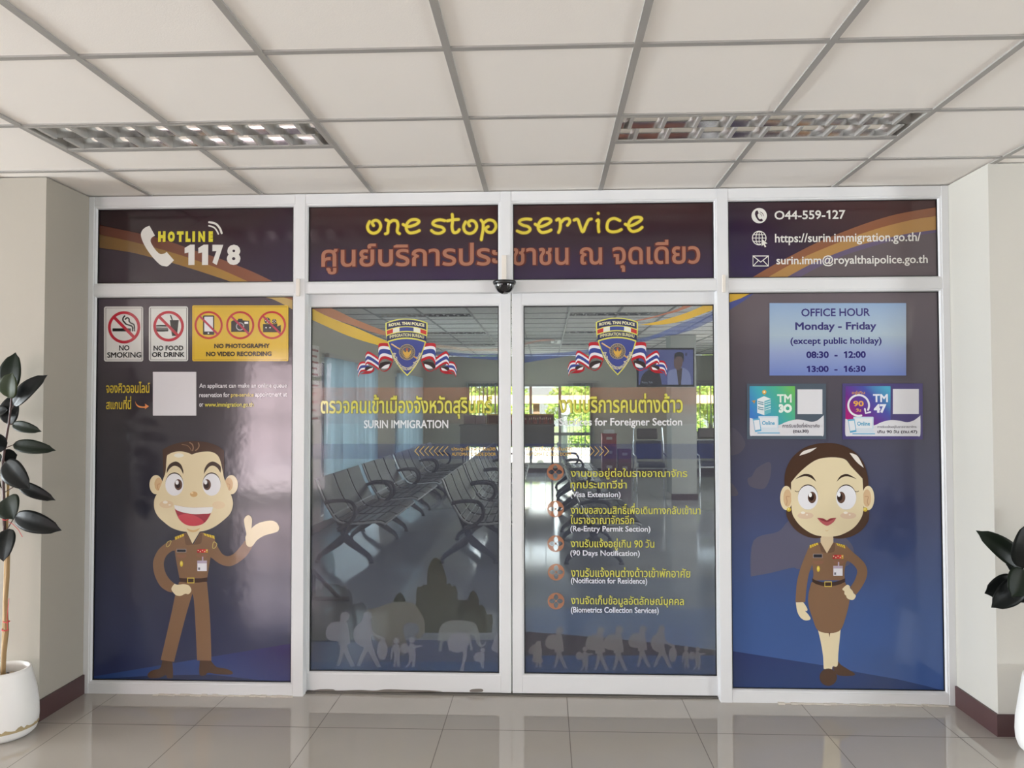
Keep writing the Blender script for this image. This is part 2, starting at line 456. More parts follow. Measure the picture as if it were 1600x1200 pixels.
office_holes = [(x0-.006, x1+.006, y, y+.3) for y in OFFICE_LIGHT_Y for x0, x1 in ((-2.1016, -.9136), (.2984, 1.4864))]
struct(ceiling('ceiling', OL, OR_, .1, BACK, 5.49, office_holes, (OL, OR_, .1, BACK)), 'office ceiling grid seen through the glass doors')

f = MB().box(-14, 10, -9, .05, -.1, 0, TILE); struct(f.obj('floor'), 'polished beige floor tiles with thin dark joints')
f = MB().box(OL, OR_, .05, BACK+.1, -.1, 0, OFFICE_TILE); struct(f.obj('floor'), 'polished grey office floor behind the glass doors')

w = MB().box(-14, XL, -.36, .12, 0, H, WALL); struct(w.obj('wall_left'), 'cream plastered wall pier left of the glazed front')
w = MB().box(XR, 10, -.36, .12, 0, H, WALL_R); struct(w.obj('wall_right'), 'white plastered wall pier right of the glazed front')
def baseboard(name, side, xe):
    m = MB(); s = side
    m.box(min(XL if s < 0 else XR, (XL if s < 0 else XR)-s*.010), max(XL if s < 0 else XR, (XL if s < 0 else XR)-s*.010), -.37, 0, 0, .1, MAROON)
    a, b = sorted([(XL if s < 0 else XR), xe]); m.box(a, b, -.37, -.36, 0, .1, MAROON)
    return struct(m.obj(name), 'dark maroon skirting round the foot of the wall pier')
baseboard('baseboard_left', -1, -14); baseboard('baseboard_right', 1, 10)
# the unseen hall behind the camera: a doorway, and openings cut to suit the lamps
m = wall_cells(MB(), (-9.1, -.36), (0, H), [(-5.4, -.6, .1, 2.5)], -14.15, -14, WALL, 'Y'); struct(m.obj('wall_outer_left'))
m = wall_cells(MB(), (-9.1, -.36), (0, H), [(-3.9, -.9, .2, 2.5)], 10, 10.15, WALL, 'Y'); struct(m.obj('wall_outer_right'))
m = wall_cells(MB(), (-14, 10), (0, H), [(-5.05, -3.65, 0, 2.4), (-11.4, -8.2, .1, 2.4), (6.9, 9.5, .1, 2.4)], -9.15, -9, REAR, 'X'); struct(m.obj('wall_rear'))
m = MB()
for z in (.02, .62, 1.28, 1.94, 2.3): m.box(-5.05, -3.65, -8.72, -8.68, z, z+.07, WHITE_ALU)
for x in (-5.05, -4.38, -3.71): m.box(x, x+.06, -8.72, -8.68, .0, 2.4, WHITE_ALU)
struct(m.obj('reflection_bars'))  # unseen bars added to break up the doorway's reflection in the films
m = MB().box(-14.5, 14, -10.2, -9.15, H-.05, H+.15, WALL); m.box(10.15, 14, -10.2, 0, H+.05, H+.2, WALL); struct(m.obj('roof'), 'unseen roof strips added to shut the sun out of the hall')  # added out of view to keep direct sun off the hall openings
GROUND = mat('sunlit_concrete', (190, 184, 170), .9)
m = MB().box(-30, 20, -22, -9.15, -.25, -.02, GROUND); struct(m.obj('ground'))

# the office shell
W_A = (5.45, 8.26, .08, 2.12); W_B = (10.2, 12.8, .08, 2.12)           # openings in the left wall
m = wall_cells(MB(), (.12, BACK), (0, H), [W_A, W_B], OL-.15, OL, OFFICE_WALL, 'Y'); struct(m.obj('wall_office_left'))
m = wall_cells(MB(), (.12, BACK), (0, H), [], OR_, OR_+.15, OFFICE_WALL, 'Y'); struct(m.obj('wall_office_right'))
W_C = (-1.78, 1.06, .17, 2.0); W_D = (3.35, 4.3, .88, 2.0)
m = wall_cells(MB(), (OL, OR_), (0, H), [W_C, W_D], BACK, BACK+.12, OFFICE_WALL, 'X'); struct(m.obj('wall_back'), 'pale office wall with a wide window at the far end')
m = MB(); m.box(OL, OR_, BACK-.012, BACK, 0, .1, MAROON); m.box(OL, OL+.012, .12, BACK-.012, 0, .1, MAROON); struct(m.obj('baseboard_back'), 'dark maroon skirting of the office')
m = MB().box(2.02, 2.42, 8.6, 9.1, 0, H, mat('grey_pillar_paint', (176, 177, 172), .7)); m.box(2.008, 2.432, 8.588, 9.112, 0, .1, MAROON)
struct(m.obj('pillar'), 'square grey pillar with maroon skirting behind the right glass door')
m = MB().box(OL-.4, OR_+.4, -.1, BACK+.6, H+.1, H+.3, WALL); struct(m.obj('roof'))

# window frames at the far end and in the left wall
ALU = mat('grey_aluminium', (168, 164, 156), .4)
def window(name, x0, x1, z0, z1, y, mull, rails, axis='X'):
    m = MB(); t = .03
    def bx(u0, u1, a, b):
        if axis == 'X': m.box(u0, u1, y, y+.05, a, b, ALU)
        else: m.box(y, y+.05, u0, u1, a, b, ALU)
    bx(x0, x1, z0, z0+.05); bx(x0, x1, z1-.05, z1); bx(x0, x0+.05, z0+.05, z1-.05); bx(x1-.05, x1, z0+.05, z1-.05)
    for u in mull: bx(u-t, u+t, z0+.05, z1-.05)
    for r in rails: bx(x0+.05, x1-.05, r-.035, r+.035)
    o = world_child(struct(m.obj(name)))
    g = MB()
    if axis == 'X': g.box(x0+.04, x1-.04, y+.022, y+.028, z0+.04, z1-.04, GLASS)
    else: g.box(y+.022, y+.028, x0+.04, x1-.04, z0+.04, z1-.04, GLASS)
    g.obj('glass_pane', o); return o
window('window_7', W_C[0], W_C[1], W_C[2], W_C[3], BACK+.03, [-1.05, -.33, .33], [.87])
window('window_8', W_D[0], W_D[1], W_D[2], W_D[3], BACK+.03, [], [])
window('window_9', W_A[0], W_A[1], W_A[2], W_A[3], OL-.1, [6.85], [], 'Y')
window('window_10', W_B[0], W_B[1], W_B[2], W_B[3], OL-.1, [11.5], [], 'Y')

# ---------------------------------------------------------------- the glazed partition
m = MB()
for x0, x1, z0, z1 in ((-2.447, -2.418, 0, H), (-1.325, -1.269, 0, H), (.890, .949, 0, H), (2.033, 2.07, 0, H), (-.232, -.178, 2.11, H)):
    m.box(x0, x1, 0, .1, z0, z1, WHITE_ALU)
posts = [-2.418, -1.325, -1.269, -.232, -.178, .890, .949, 2.033]
for x0, x1 in ((-2.418, -1.325), (-1.269, -.232), (-.178, .890), (.949, 2.033)):
    m.box(x0, x1, .0015, .1, 2.590, H, WHITE_ALU); m.box(x0, x1, .0015, .1, 2.112, 2.166, WHITE_ALU)
m.box(-.232, -.178, .0015, .1, 2.112, 2.166, WHITE_ALU)
for x0, x1 in ((-2.418, -1.325), (.949, 2.033)): m.box(x0, x1, .0015, .1, 0, .055, WHITE_ALU)
struct(m.obj('trim_1', bevel=.0018), 'white aluminium posts and rails of the glazed partition')
FY = .024                                   # plane of the films on the fixed panes
DY = .079                                   # plane of the films on the door leaves
def bead_ring(mb, ox, oz, ix, iz, y0, y1, m, back=None):
    """mitred frame moulding from an outer rectangle at depth y0 to an inner one at depth y1"""
    back = back or y1+.01
    O = [(ox[0], oz[0]), (ox[1], oz[0]), (ox[1], oz[1]), (ox[0], oz[1])]; I = [(ix[0], iz[0]), (ix[1], iz[0]), (ix[1], iz[1]), (ix[0], iz[1])]
    V = [(x, back, z) for x, z in O] + [(x, y0, z) for x, z in O] + [(x+(i[0]-x)*.6, y0+.001, z+(i[1]-z)*.6) for (x, z), i in zip(O, I)] + [(x, y1, z) for x, z in I] + [(x, back, z) for x, z in I]
    F = [(r*4+k, r*4+(k+1) % 4, (r+1)*4+(k+1) % 4, (r+1)*4+k) for r in range(4) for k in range(4)]
    return mb.add(V, F, m)
def pane(name, ix, iz, label):
    m = MB(); bead_ring(m, (ix[0]-.0128, ix[1]+.0128), (iz[0]-.0118, iz[1]+.0128), ix, iz, .004, .016, WHITE_ALU, .034)
    o = world_child(struct(m.obj(name), label))
    g = MB(); bead_ring(g, (ix[0]-.002, ix[1]+.002), (iz[0]-.002, iz[1]+.002), (ix[0]+.004, ix[1]-.004), (iz[0]+.004, iz[1]-.004), .0165, .0175, BLACK, .0235); g.obj('gasket', o)
    MB().box(ix[0]-.005, ix[1]+.005, FY+.0006, FY+.0066, iz[0]-.005, iz[1]+.005, GLASS).obj('glass_pane', o)
    return o
PX = [(-2.405, -1.338), (-1.256, -.245), (-.167, .879), (.954, 2.020)]
TZ, PZ = (2.178, 2.577), (.067, 2.100)
names = ['upper left pane', 'upper pane left of the middle post', 'upper pane right of the middle post', 'upper right pane']
for i in range(4): pane('window_%d' % (i+1), PX[i], TZ, names[i] + ' of the partition with white beading')
pane('window_5', PX[0], PZ, 'tall fixed left pane with white beading'); pane('window_6', PX[3], PZ, 'tall fixed right pane with white beading')
def door(name, x0, x1, gx, gz, label):
    m = MB(); z0, z1 = .012, 2.135
    m.box(x0, gx[0]-.010, .06, .10, z0, z1, WHITE_ALU); m.box(gx[1]+.010, x1, .06, .10, z0, z1, WHITE_ALU)
    m.box(gx[0]-.010, gx[1]+.010, .0608, .10, z0, gz[0]-.010, WHITE_ALU); m.box(gx[0]-.010, gx[1]+.010, .0608, .10, gz[1]+.010, z1, WHITE_ALU)
    o = world_child(struct(m.obj(name, bevel=.0015), label))
    b = MB(); bead_ring(b, (gx[0]-.0105, gx[1]+.0105), (gz[0]-.0105, gz[1]+.0105), gx, gz, .062, .072, WHITE_ALU, .095); b.obj('glazing_bead', o)
    g = MB(); bead_ring(g, (gx[0]-.002, gx[1]+.002), (gz[0]-.002, gz[1]+.002), (gx[0]+.005, gx[1]-.005), (gz[0]+.005, gz[1]-.005), .0725, .0735, BLACK, .079); g.obj('gasket', o)
    MB().box(gx[0]-.005, gx[1]+.005, DY+.0006, DY+.0066, gz[0]-.005, gz[1]+.005, GLASS).obj('glass_pane', o)
    return o
DL, DR, DZ = (-1.257, -.246), (-.114, .888), (.110, 2.047)
d1 = door('door_1', -1.285, -.1825, DL, DZ, 'left sliding glass door leaf in a white frame')
d2 = door('door_2', -.1755, .905, DR, DZ, 'right sliding glass door leaf in a white frame')
m = MB(); m.box(-1.268, .889, .045, .105, 0, .008, mat('grey_threshold', (96, 92, 86), .5)); struct(m.obj('trim_2'), 'dark floor track under the sliding doors')
m = MB(); m.box(-1.268, .889, .052, .058, 2.06, 2.11, WHITE_ALU); 
# worn paint and sealant along the foot of the frame
st = Art(.0602); st.n = 0
for pts in ([(484, 1080), (500, 1077), (520, 1077), (527, 1079), (560, 1078), (585, 1079), (605, 1077), (640, 1078), (676, 1079), (676, 1081), (484, 1082)], [(737, 1077), (753, 1076.5), (753, 1081), (735, 1081)]):
    st.blob(pts, (118, 112, 106))
st.mb.obj('worn_paint', d1, normals=False)
m = MB()
def sealant(px0, px1, y, seed):
    r = random.Random(seed); n = 26
    for i in range(n):
        a, b = px0+(px1-px0)*i/n, px0+(px1-px0)*(i+1)/n; xa, xb = pt(a, y)[0], pt(b, y)[0]; h = .002+.006*r.random()
        m.box(xa, xb, -.006-.012*r.random(), .001, 0, h, mat('old_sealant', (205, 198, 188), .7))
sealant(240, 458, 1086, 1); sealant(1215, 1480, 1102, 2)
struct(m.obj('trim_3'), 'rough white sealant along the foot of the fixed panes')

# cable trunking and camera on the partition
TRUNK = mat('cream_plastic_trunking', (224, 217, 207), .45)
def trunking(px0, px1, py0, py1, label):
    x0, z1 = pt(px0, py0); x1, z0 = pt(px1, py1)
    o = MB().box(x0, x1, -.013, .0, z0, z1, TRUNK).obj('cable_trunking', bevel=.0015); tag(o, label, 'cable cover', 'short cream cable covers on the partition')
trunking(463.5, 469, 436, 463, 'short cream cable cover where left post meets the cross rail')
trunking(1128, 1133, 430, 457, 'short cream cable cover where right post meets the cross rail')
trunking(784, 791.5, 399.5, 442, 'longer cream cable cover running up from the black dome camera')
cx, cz = pt(789, 442); cy = -.056
o = empty('dome_camera', (cx, cy, cz), 'small black dome camera on the rail above the sliding doors', 'security camera')
CAMB = mat('black_camera_plastic', (20, 19, 20), .35)
m = MB(); m.lathe((0, 0, 0), [(0, 0), (.058, 0), (.060, -.006), (.057, -.016), (.050, -.022)], CAMB, 40); m.obj('mounting_ring', o)
m = MB(); m.lathe((0, 0, -.016), [(.052*math.cos(a), -.052*math.sin(a)) for a in [i*PI/20 for i in range(11)]], mat('smoked_dome', (10, 10, 12), .06, coat=1), 40); m.obj('dome', o)
m = MB(); m.box(-.045, .045, .02, .056, -.02, 0, CAMB); m.obj('bracket', o, bevel=.003)
m = MB(); m.tube([(0, -.028, -.028), (0, -.05, -.045)], [.022, .018], mat('lens_housing', (34, 32, 34), .25), 18); m.obj('lens', o)

# ---------------------------------------------------------------- louvred ceiling lights
MIRROR = mat('mirror_louvre', (236, 236, 235), .11, metal=1)
BLADE = mat('satin_louvre_blade', (186, 184, 180), .4, metal=.35)
TUBE = mat('white_lamp_tube', (236, 236, 232), .3)
def ceiling_light(x0, x1, y0, y1, label, group):
    L, D = x1-x0, y1-y0; o = empty('ceiling_light', ((x0+x1)/2, (y0+y1)/2, H), label, 'ceiling light', group)
    h = .085; a, d = L/2, D/2
    m = MB(); EN = mat('white_light_housing', (168, 165, 160), .45)
    for u0, u1, v0, v1 in ((-a, a, -d, -d+.012), (-a, a, d-.012, d), (-a, -a+.012, -d+.012, d-.012), (a-.012, a, -d+.012, d-.012)):
        m.box(u0, u1, v0, v1, -.001, h, EN)
    m.box(-a, a, -d, d, h, h+.008, EN); m.obj('housing', o)
    for s in (-1, 1):
        c = s*(d-.012)/2; w = (d-.014)/2
        P = [(c+w*math.cos(t), .004+.066*math.sin(t)**.8) for t in [PI*i/12 for i in range(13)]]
        m = MB(); V = [(u, y, z) for u in (-a+.013, a-.013) for y, z in P]; n = len(P)
        m.add(V, [(i, i+1, n+i+1, n+i) for i in range(n-1)], MIRROR, True); m.obj('reflector', o)
        m = MB(); m.tube([(-a+.03, c, .052), (a-.03, c, .052)], .0075, TUBE, 10); m.obj('lamp_tube', o)
        for k in range(9):
            u = -a+.065+(L-.13)*k/8.0+(.018 if s > 0 else -.018)
            m = MB(); pr = [(-.0075, .0), (.0075, .0), (.0015, .045), (-.0015, .045)]
            V = [(u+p, c-w*.98, z) for p, z in pr]+[(u+p, c+w*.98, z) for p, z in pr]
            m.add(V, [(0, 1, 5, 4), (1, 2, 6, 5), (2, 3, 7, 6), (3, 0, 4, 7), (0, 3, 2, 1), (4, 5, 6, 7)], BLADE); m.obj('louvre_blade', o)
    return o
l0 = ceiling_light(*LIGHTS[0], 'left of the two louvred ceiling lights in front of the doors', 'louvred ceiling lights outside the doors')
H2 = LIGHTS[1]; dup(l0, ((H2[0]+H2[1])/2, (H2[2]+H2[3])/2, H), 'right of the two louvred ceiling lights in front of the doors')
for i, y in enumerate(OFFICE_LIGHT_Y):
    for s, x in (('left', (-2.1076-.9076)/2), ('right', (.2924+1.4924)/2)):
        dup(l0, (x, y+.15, H), 'unlit louvred office ceiling light, %s %s line' % (['nearest', 'middle one', 'farthest'][i], s), 'unlit louvred lights on the office ceiling')

# ================================================================ PRINTED FILMS AND SIGNS
WHT, YEL = (222, 220, 214), (214, 204, 52)
def film(Y, ix, iz): return Art(Y, clip=(ix[0], ix[1], iz[0], iz[1]))
def full(a, ix, iz, m): a.wrect(ix[0], ix[1], iz[0], iz[1], m)

# --- upper left film: hotline number
a = film(FY, PX[0], TZ)
full(a, PX[0], TZ, grad('maroon_to_purple_print', (.5, 0, -1), (-3.75, -2.75), [(0, (34, 14, 20)), (.45, (48, 26, 34)), (1, (44, 34, 66))]))
a.poly(spline([(149, 351, 1), (200, 361), (240, 370), (270, 379), (300, 390), (340, 403), (370, 414.5), (400, 427), (427, 440, 1), (340, 441, 1), (149, 441, 1)]), grad('orange_print', (1, 0, 0), (-2.4, -1.4), [(0, (84, 46, 34)), (1, (138, 86, 64))]))
a.poly(spline([(149, 366, 1), (200, 376), (240, 386.5), (280, 398), (320, 411.5), (350, 423), (388, 440, 1), (300, 441, 1), (149, 441, 1)]), grad('tan_print', (1, 0, 0), (-2.4, -1.5), [(0, (104, 78, 46)), (1, (170, 130, 62))]))
a.poly(spline([(149, 387, 1), (200, 393.5), (240, 403), (280, 414), (320, 426.5), (362, 440.5, 1), (149, 441, 1)]), (60, 50, 58))
root = a.root('printed_film', 'dark film with white handset and hotline number above the left officer', 'window film', 'printed films on the partition glass')
hs = Z(180, 320, 7.273, [(390, 238, 1), (340, 260), (305, 295), (292, 340), (310, 410), (360, 505), (430, 600), (510, 680), (560, 697), (600, 695), (668, 630, 1), (585, 535, 1), (555, 555), (510, 558), (465, 520), (420, 455), (402, 410), (415, 375), (452, 350, 1)])
a.blob(hs, WHT); a.part('handset_icon'); a.stroke(Z(180, 320, 7.273, [(1068, 198), (1140, 215), (1188, 265), (1210, 322)]), 3.2, WHT); a.stroke(Z(180, 320, 7.273, [(1065, 238), (1120, 256), (1152, 290), (1173, 332)]), 2.3, WHT)
a.part('signal_waves')
for t, x0, x1 in zip('HOTLINE', (488, 598, 702, 800, 878, 945, 1062), (572, 678, 778, 858, 908, 1022, 1112)):
    u0, u1 = 180+x0/7.273, 180+x1/7.273; a.text(t, u0+.6, 362.3, u1+.6, 379, (30, 20, 22), .09); a.text(t, u0, 361.5, u1, 378.1, YEL, .09)
a.part('lettering')
for t, x0, x1 in zip('1178', (790, 945, 1105, 1270), (903, 1057, 1228, 1425)): a.text(t, 180+x0/7.273, 382.4, 180+x1/7.273, 414.2, WHT, {'1': .07, '7': .10, '8': .05}[t])
a.part('lettering')

# --- upper middle films: one stop service
TOPG = grad('maroon_to_purple_banner', (0, 0, -1), (-2.58, -2.17), [(0, (58, 32, 32)), (.5, (50, 34, 44)), (1, (52, 38, 70))])
GOLD, GOLD_D, BRONZE, BRONZE_D = (216, 198, 70), (126, 100, 30), (160, 108, 86), (92, 40, 34)
def letters(a, strokes, w=4.6):
    for st in strokes: a.stroke(st, w+1.6, GOLD_D)
    for st in strokes: a.stroke(st, w-.4, GOLD)
def zz(o, L): return [Z(o[0], o[1], 4.444, s) for s in L]
o_ = [(522, 250), (508, 285), (520, 318), (550, 331), (582, 318), (599, 285), (588, 252), (562, 241), (540, 256), (550, 278)]
one = [o_, [(636, 238), (656, 252), (650, 290), (648, 326), (632, 335)], [(655, 262), (682, 243), (710, 247), (719, 275), (714, 318), (730, 334)],
       [(755, 270), (790, 285), (840, 272), (866, 250), (845, 236), (806, 241), (780, 270), (779, 305), (800, 328), (840, 324), (868, 312)],
       [(1045, 244), (1010, 238), (975, 246), (961, 265), (985, 280), (1025, 290), (1041, 312), (1010, 331), (975, 328), (952, 312)],
       [(1096, 200), (1099, 240), (1095, 290), (1106, 325), (1132, 322), (1145, 306)], [(1062, 245), (1100, 238), (1140, 235)],
       [(p[0]+667, p[1]+2) for p in o_], [(1296, 240), (1310, 262), (1310, 305), (1303, 345), (1298, 376)], [(1312, 262), (1345, 240), (1385, 248), (1400, 285), (1377, 322), (1342, 322), (1328, 298), (1346, 285)]]
svc = [[(220, 235), (185, 232), (150, 240), (140, 258), (165, 275), (200, 285), (215, 305), (195, 325), (160, 328), (125, 315)],
       [(250, 268), (285, 285), (335, 268), (360, 245), (340, 230), (300, 235), (275, 265), (272, 300), (295, 325), (335, 320), (360, 308)],
       [(398, 240), (415, 232), (425, 260), (422, 300), (412, 325)], [(425, 262), (450, 235), (480, 230), (490, 252), (474, 276)],
       [(520, 240), (545, 235), (560, 275), (580, 322), (600, 280), (620, 240), (640, 232)], [(678, 245), (690, 240), (688, 285), (692, 321)], [(687, 192), (689, 194)],
       [(838, 243), (800, 228), (765, 240), (750, 270), (752, 305), (780, 321), (820, 318), (848, 305)],
       [(875, 268), (910, 280), (965, 255), (990, 230), (965, 220), (925, 228), (900, 260), (900, 295), (925, 318), (965, 310), (992, 290)]]
def thai(a, t, x0, y0, x1, y1):
    a.text(t, x0-.4, y0-.2, x1+.6, y1+.7, BRONZE_D, .05); a.text(t, x0, y0, x1, y1, BRONZE, .014)
a = film(FY, PX[1], TZ); full(a, PX[1], TZ, TOPG)
a.root('printed_film', 'dark banner film reading one stop, left of the middle post', 'window film', 'printed films on the partition glass')
letters(a, zz((460, 290), one)); a.part('lettering'); thai(a, 'ศูนย์บริการประ', 502.3, 380, 783, 427.7); a.part('lettering')
a = film(FY, PX[2], TZ); full(a, PX[2], TZ, TOPG)
a.root('printed_film', 'dark banner film reading service, right of the middle post', 'window film', 'printed films on the partition glass')
letters(a, zz((780, 290), svc)); a.part('lettering'); thai(a, 'ชาชน ณ จุดเดียว', 800, 375.5, 1094, 425); a.part('lettering')

# --- upper right film: contact details
a = film(FY, PX[3], TZ)
full(a, PX[3], TZ, grad('contact_print', (.5, 0, 1), (2.75, 3.4), [(0, (42, 28, 70)), (.5, (50, 32, 44)), (1, (66, 38, 38))]))
q = lambda L: Z(1120, 270, 4, L)
a.poly(spline(q([(212, 660, 1), (330, 590), (480, 510), (640, 430), (800, 365), (950, 310), (1100, 265), (1250, 235), (1400, 213, 1), (1400, 660, 1)])), (132, 84, 58))
a.poly(spline(q([(308, 660, 1), (430, 590), (560, 520), (700, 460), (850, 400), (1000, 350), (1150, 310), (1270, 285), (1400, 268, 1), (1400, 660, 1)])), (166, 126, 74))
a.poly(spline(q([(424, 660, 1), (560, 585), (650, 543), (760, 498), (900, 450), (1050, 413), (1200, 379), (1400, 355, 1), (1400, 660, 1)])), (96, 84, 110))
a.poly(spline(q([(505, 660, 1), (650, 582), (800, 515), (1000, 452), (1200, 400), (1400, 372, 1), (1400, 660, 1)])), (94, 84, 88))
a.root('printed_film', 'dark film with phone number, web address and mail address at upper right', 'window film', 'printed films on the partition glass')
a.ell(1186.2, 337, 12, 12, WHT)
a.blob(Z(1120, 270, 4, [(242, 240, 1), (255, 236), (262, 255, 1), (255, 262), (258, 278), (268, 290), (278, 285, 1), (288, 296), (280, 304), (262, 300), (246, 280), (238, 258)]), (52, 32, 46)); a.stroke(q([(268, 255), (277, 262), (280, 272)]), .8, (52, 32, 46)); a.stroke(q([(270, 245), (286, 254), (291, 270)]), .9, (52, 32, 46)); a.part('phone_icon')
gx, gy = 1186.2, 372
a.ring(gx, gy, 11.3, 9.9, WHT); a.ring(gx, gy, .1, .05, WHT)
for rx in (5, ): a.stroke([(gx+rx*math.cos(t), gy+10.6*math.sin(t)) for t in [i*PI/8 for i in range(16)]], 1.2, WHT, closed=True)
for p in ([(gx, gy-10.5), (gx, gy+10.5)], [(gx-10.5, gy), (gx+10.5, gy)], [(gx-9, gy-5.3), (gx+9, gy-5.3)], [(gx-9, gy+5.3), (gx+9, gy+5.3)]): a.stroke(p, 1.1, WHT, smooth=False)
cur = [(1190, 373), (1199, 380.5), (1194.8, 381.2), (1197.2, 385.5), (1195, 386.5), (1192.8, 382.2), (1190, 384.8)]
a.stroke(cur, 2.2, (52, 32, 46), smooth=False, closed=True); a.poly(cur, WHT); a.part('globe_icon')
a.stroke([(1176.5, 400), (1200.5, 400), (1200.5, 415.6), (1176.5, 415.6)], 1.6, WHT, smooth=False, closed=True); a.stroke([(1176.5, 400), (1188.5, 409.5), (1200.5, 400)], 1.5, WHT, smooth=False); a.stroke([(1176.8, 415.4), (1185, 407)], 1.2, WHT, smooth=False); a.stroke([(1200.3, 415.4), (1192, 407)], 1.2, WHT, smooth=False); a.part('envelope_icon')
a.line('O44-559-127', 1210, 328.8, 1320.8, 342.8, WHT, .018); a.line('https://surin.immigration.go.th/', 1210.8, 364, 1438.8, 382.2, WHT, .015); a.line('surin.imm@royalthaipolice.go.th', 1213, 398.6, 1449.5, 416.2, WHT, .015)

# --- officers
SKIN, SKIN_D, HAIR, UNI, UNI_D = (222, 208, 172), (204, 170, 122), (72, 50, 38), (126, 96, 72), (104, 78, 60)
def officer_kit(a, z, tag_, rib, flap, badge, card, clip_):
    a.rect(*z(tag_[0]), *z(tag_[1]), (150, 140, 140)); t0, t1 = z(tag_[0]), z(tag_[1]); a.rect(t0[0]+.8, t0[1]+.8, t1[0]-.8, t1[1]-.8, (34, 34, 44))
    r0, r1 = z(rib[0]), z(rib[1]); w = (r1[0]-r0[0])/5; hh = (r1[1]-r0[1])
    for i, c in enumerate([(170, 40, 46), (186, 44, 50), (196, 50, 50), (206, 60, 54), (196, 150, 60)]):
        a.rect(r0[0]+i*w+.1, r0[1], r0[0]+(i+1)*w-.1, r1[1], c); a.rect(r0[0]+i*w+w*.3, r0[1]+hh*(.2+.3*(i % 2)), r0[0]+i*w+w*.7, r0[1]+hh*(.5+.3*(i % 2)), (226, 210, 170))
    for fl in flap: a.blob([z(p) + ((1,) if i < 2 else ()) for i, p in enumerate(fl)], (134, 96, 76))
    b = z(badge); a.ell(b[0], b[1], 2.4, 4.6, (214, 188, 66)); a.ell(b[0]-.4, b[1]-.8, 1.2, 2.6, (234, 214, 110))
    c0, c1 = z(card[0]), z(card[1]); k0, k1 = z(clip_[0]), z(clip_[1]); hh = c1[1]-c0[1]
    a.rect(*k0, *k1, (188, 174, 190)); a.rect(*c0, *c1, (178, 164, 184)); a.rect(c0[0]+.3, c0[1]+hh*.27, c1[0]-.3, c1[1], (226, 226, 232)); a.rect(c0[0]+1.4, c0[1]+hh*.66, c0[0]+4.4, c0[1]+hh*.9, (110, 108, 118))
def epaulette(a, P):
    a.poly(P, (214, 186, 66)); (x0, y0), (x1, y1), (x2, y2), (x3, y3) = [(p[0], p[1]) for p in P]
    for t in (.25, .5, .75): a.stroke([(x0+(x1-x0)*t, y0+(y1-y0)*t), (x3+(x2-x3)*t, y3+(y2-y3)*t)], .9, (132, 98, 40), smooth=False, cap=False)
def eye(a, z, s, c, rx, ry, ic, ir, pc, pr, hc, hr, lid):
    e = z(c); a.ell(e[0], e[1]-1.1*lid, rx/s, (ry+6*lid)/s, (58, 44, 40)); a.ell(e[0], e[1], rx/s, ry/s, (228, 228, 232))
    e = z(ic); a.ell(*e, ir[0]/s, ir[1]/s, (92, 66, 54)); e = z(pc); a.ell(*e, pr[0]/s, pr[1]/s, (44, 28, 26)); e = z(hc); a.ell(*e, hr[0]/s, hr[1]/s, (238, 238, 240))

# --- tall left film with the male officer
LBG = grad('grey_to_navy_print', (0, 0, -1), (-2.1, -.07), [(0, (78, 68, 76)), (.3, (62, 58, 62)), (.62, (50, 52, 64)), (1, (44, 52, 86))])
a = film(FY, PX[0], PZ); full(a, PX[0], PZ, LBG)
a.poly([(410, 461), (458, 461), (458, 484), (440, 474), (425, 467)], (186, 158, 98)); a.poly([(440, 461), (458, 461), (458, 469)], (150, 100, 74))
a.poly([(145, 1057), (458, 1005.5), (458, 1069), (145, 1069)], grad('blue_floor_print', (-.6, 0, -1), (.6, 1.3), [(0, (42, 36, 88)), (.5, (44, 66, 120)), (1, (42, 66, 116))]))
a.poly([(145, 1069), (145, 1064), (230, 1056), (330, 1054), (400, 1062), (458, 1069)], (32, 44, 78))
a.root('printed_film', 'tall dark blue film with a waving cartoon officer on the left pane', 'window film', 'printed films on the partition glass')
A8 = lambda p: (230+p[0]/7.057, 680+p[1]/7.057) + tuple(p[2:])
AB = lambda p: (230+p[0]/7.619, 820+p[1]/7.619) + tuple(p[2:])
A6 = lambda p: (140+p[0]/2.727, 670+p[1]/2.727) + tuple(p[2:])
def B(f, L, c, k=5): a.blob([f(p) for p in L], c, k)
B(A6, [(310, 985, 1), (352, 985, 1), (356, 1040), (353, 1062, 1), (332, 1062), (325, 1050), (300, 1060), (258, 1062), (247, 1048), (265, 1030), (300, 1020)], (76, 54, 40))
B(A6, [(470, 985, 1), (516, 985, 1), (540, 1014), (580, 1022), (609, 1036), (600, 1047), (540, 1045), (505, 1040), (492, 1050), (468, 1046)], (76, 54, 40))
B(A6, [(382, 652, 1), (500, 652, 1), (510, 760), (516, 870), (519, 988, 1), (458, 987, 1), (452, 850), (445, 735), (438, 703, 1), (412, 790), (382, 905), (360, 993, 1), (303, 985, 1), (325, 890), (350, 780), (366, 705)], UNI)
B(AB, [(340, 178), (235, 213), (140, 290), (85, 390), (70, 480), (90, 600), (150, 720), (230, 785), (296, 805, 1), (325, 700, 1), (265, 645), (215, 560), (198, 460), (225, 375), (290, 315), (345, 300), (400, 230)], UNI)
B(AB, [(780, 150), (850, 280), (900, 350), (960, 372), (1030, 345), (1100, 270), (1165, 187, 1), (1255, 255, 1), (1190, 360), (1100, 440), (1000, 490), (920, 486), (850, 455), (790, 410), (740, 360), (700, 200)], UNI)
B(AB, [(470, 92, 1), (430, 108), (335, 172), (330, 300), (348, 440), (385, 636, 1), (715, 636, 1), (752, 400), (775, 250), (805, 165), (690, 100), (630, 92, 1), (548, 238, 1)], UNI)
B(AB, [(440, 118, 1), (472, 95, 1), (545, 236, 1), (470, 240), (452, 200)], UNI_D); B(AB, [(632, 95, 1), (655, 112, 1), (650, 190), (632, 226), (556, 236, 1)], UNI_D)
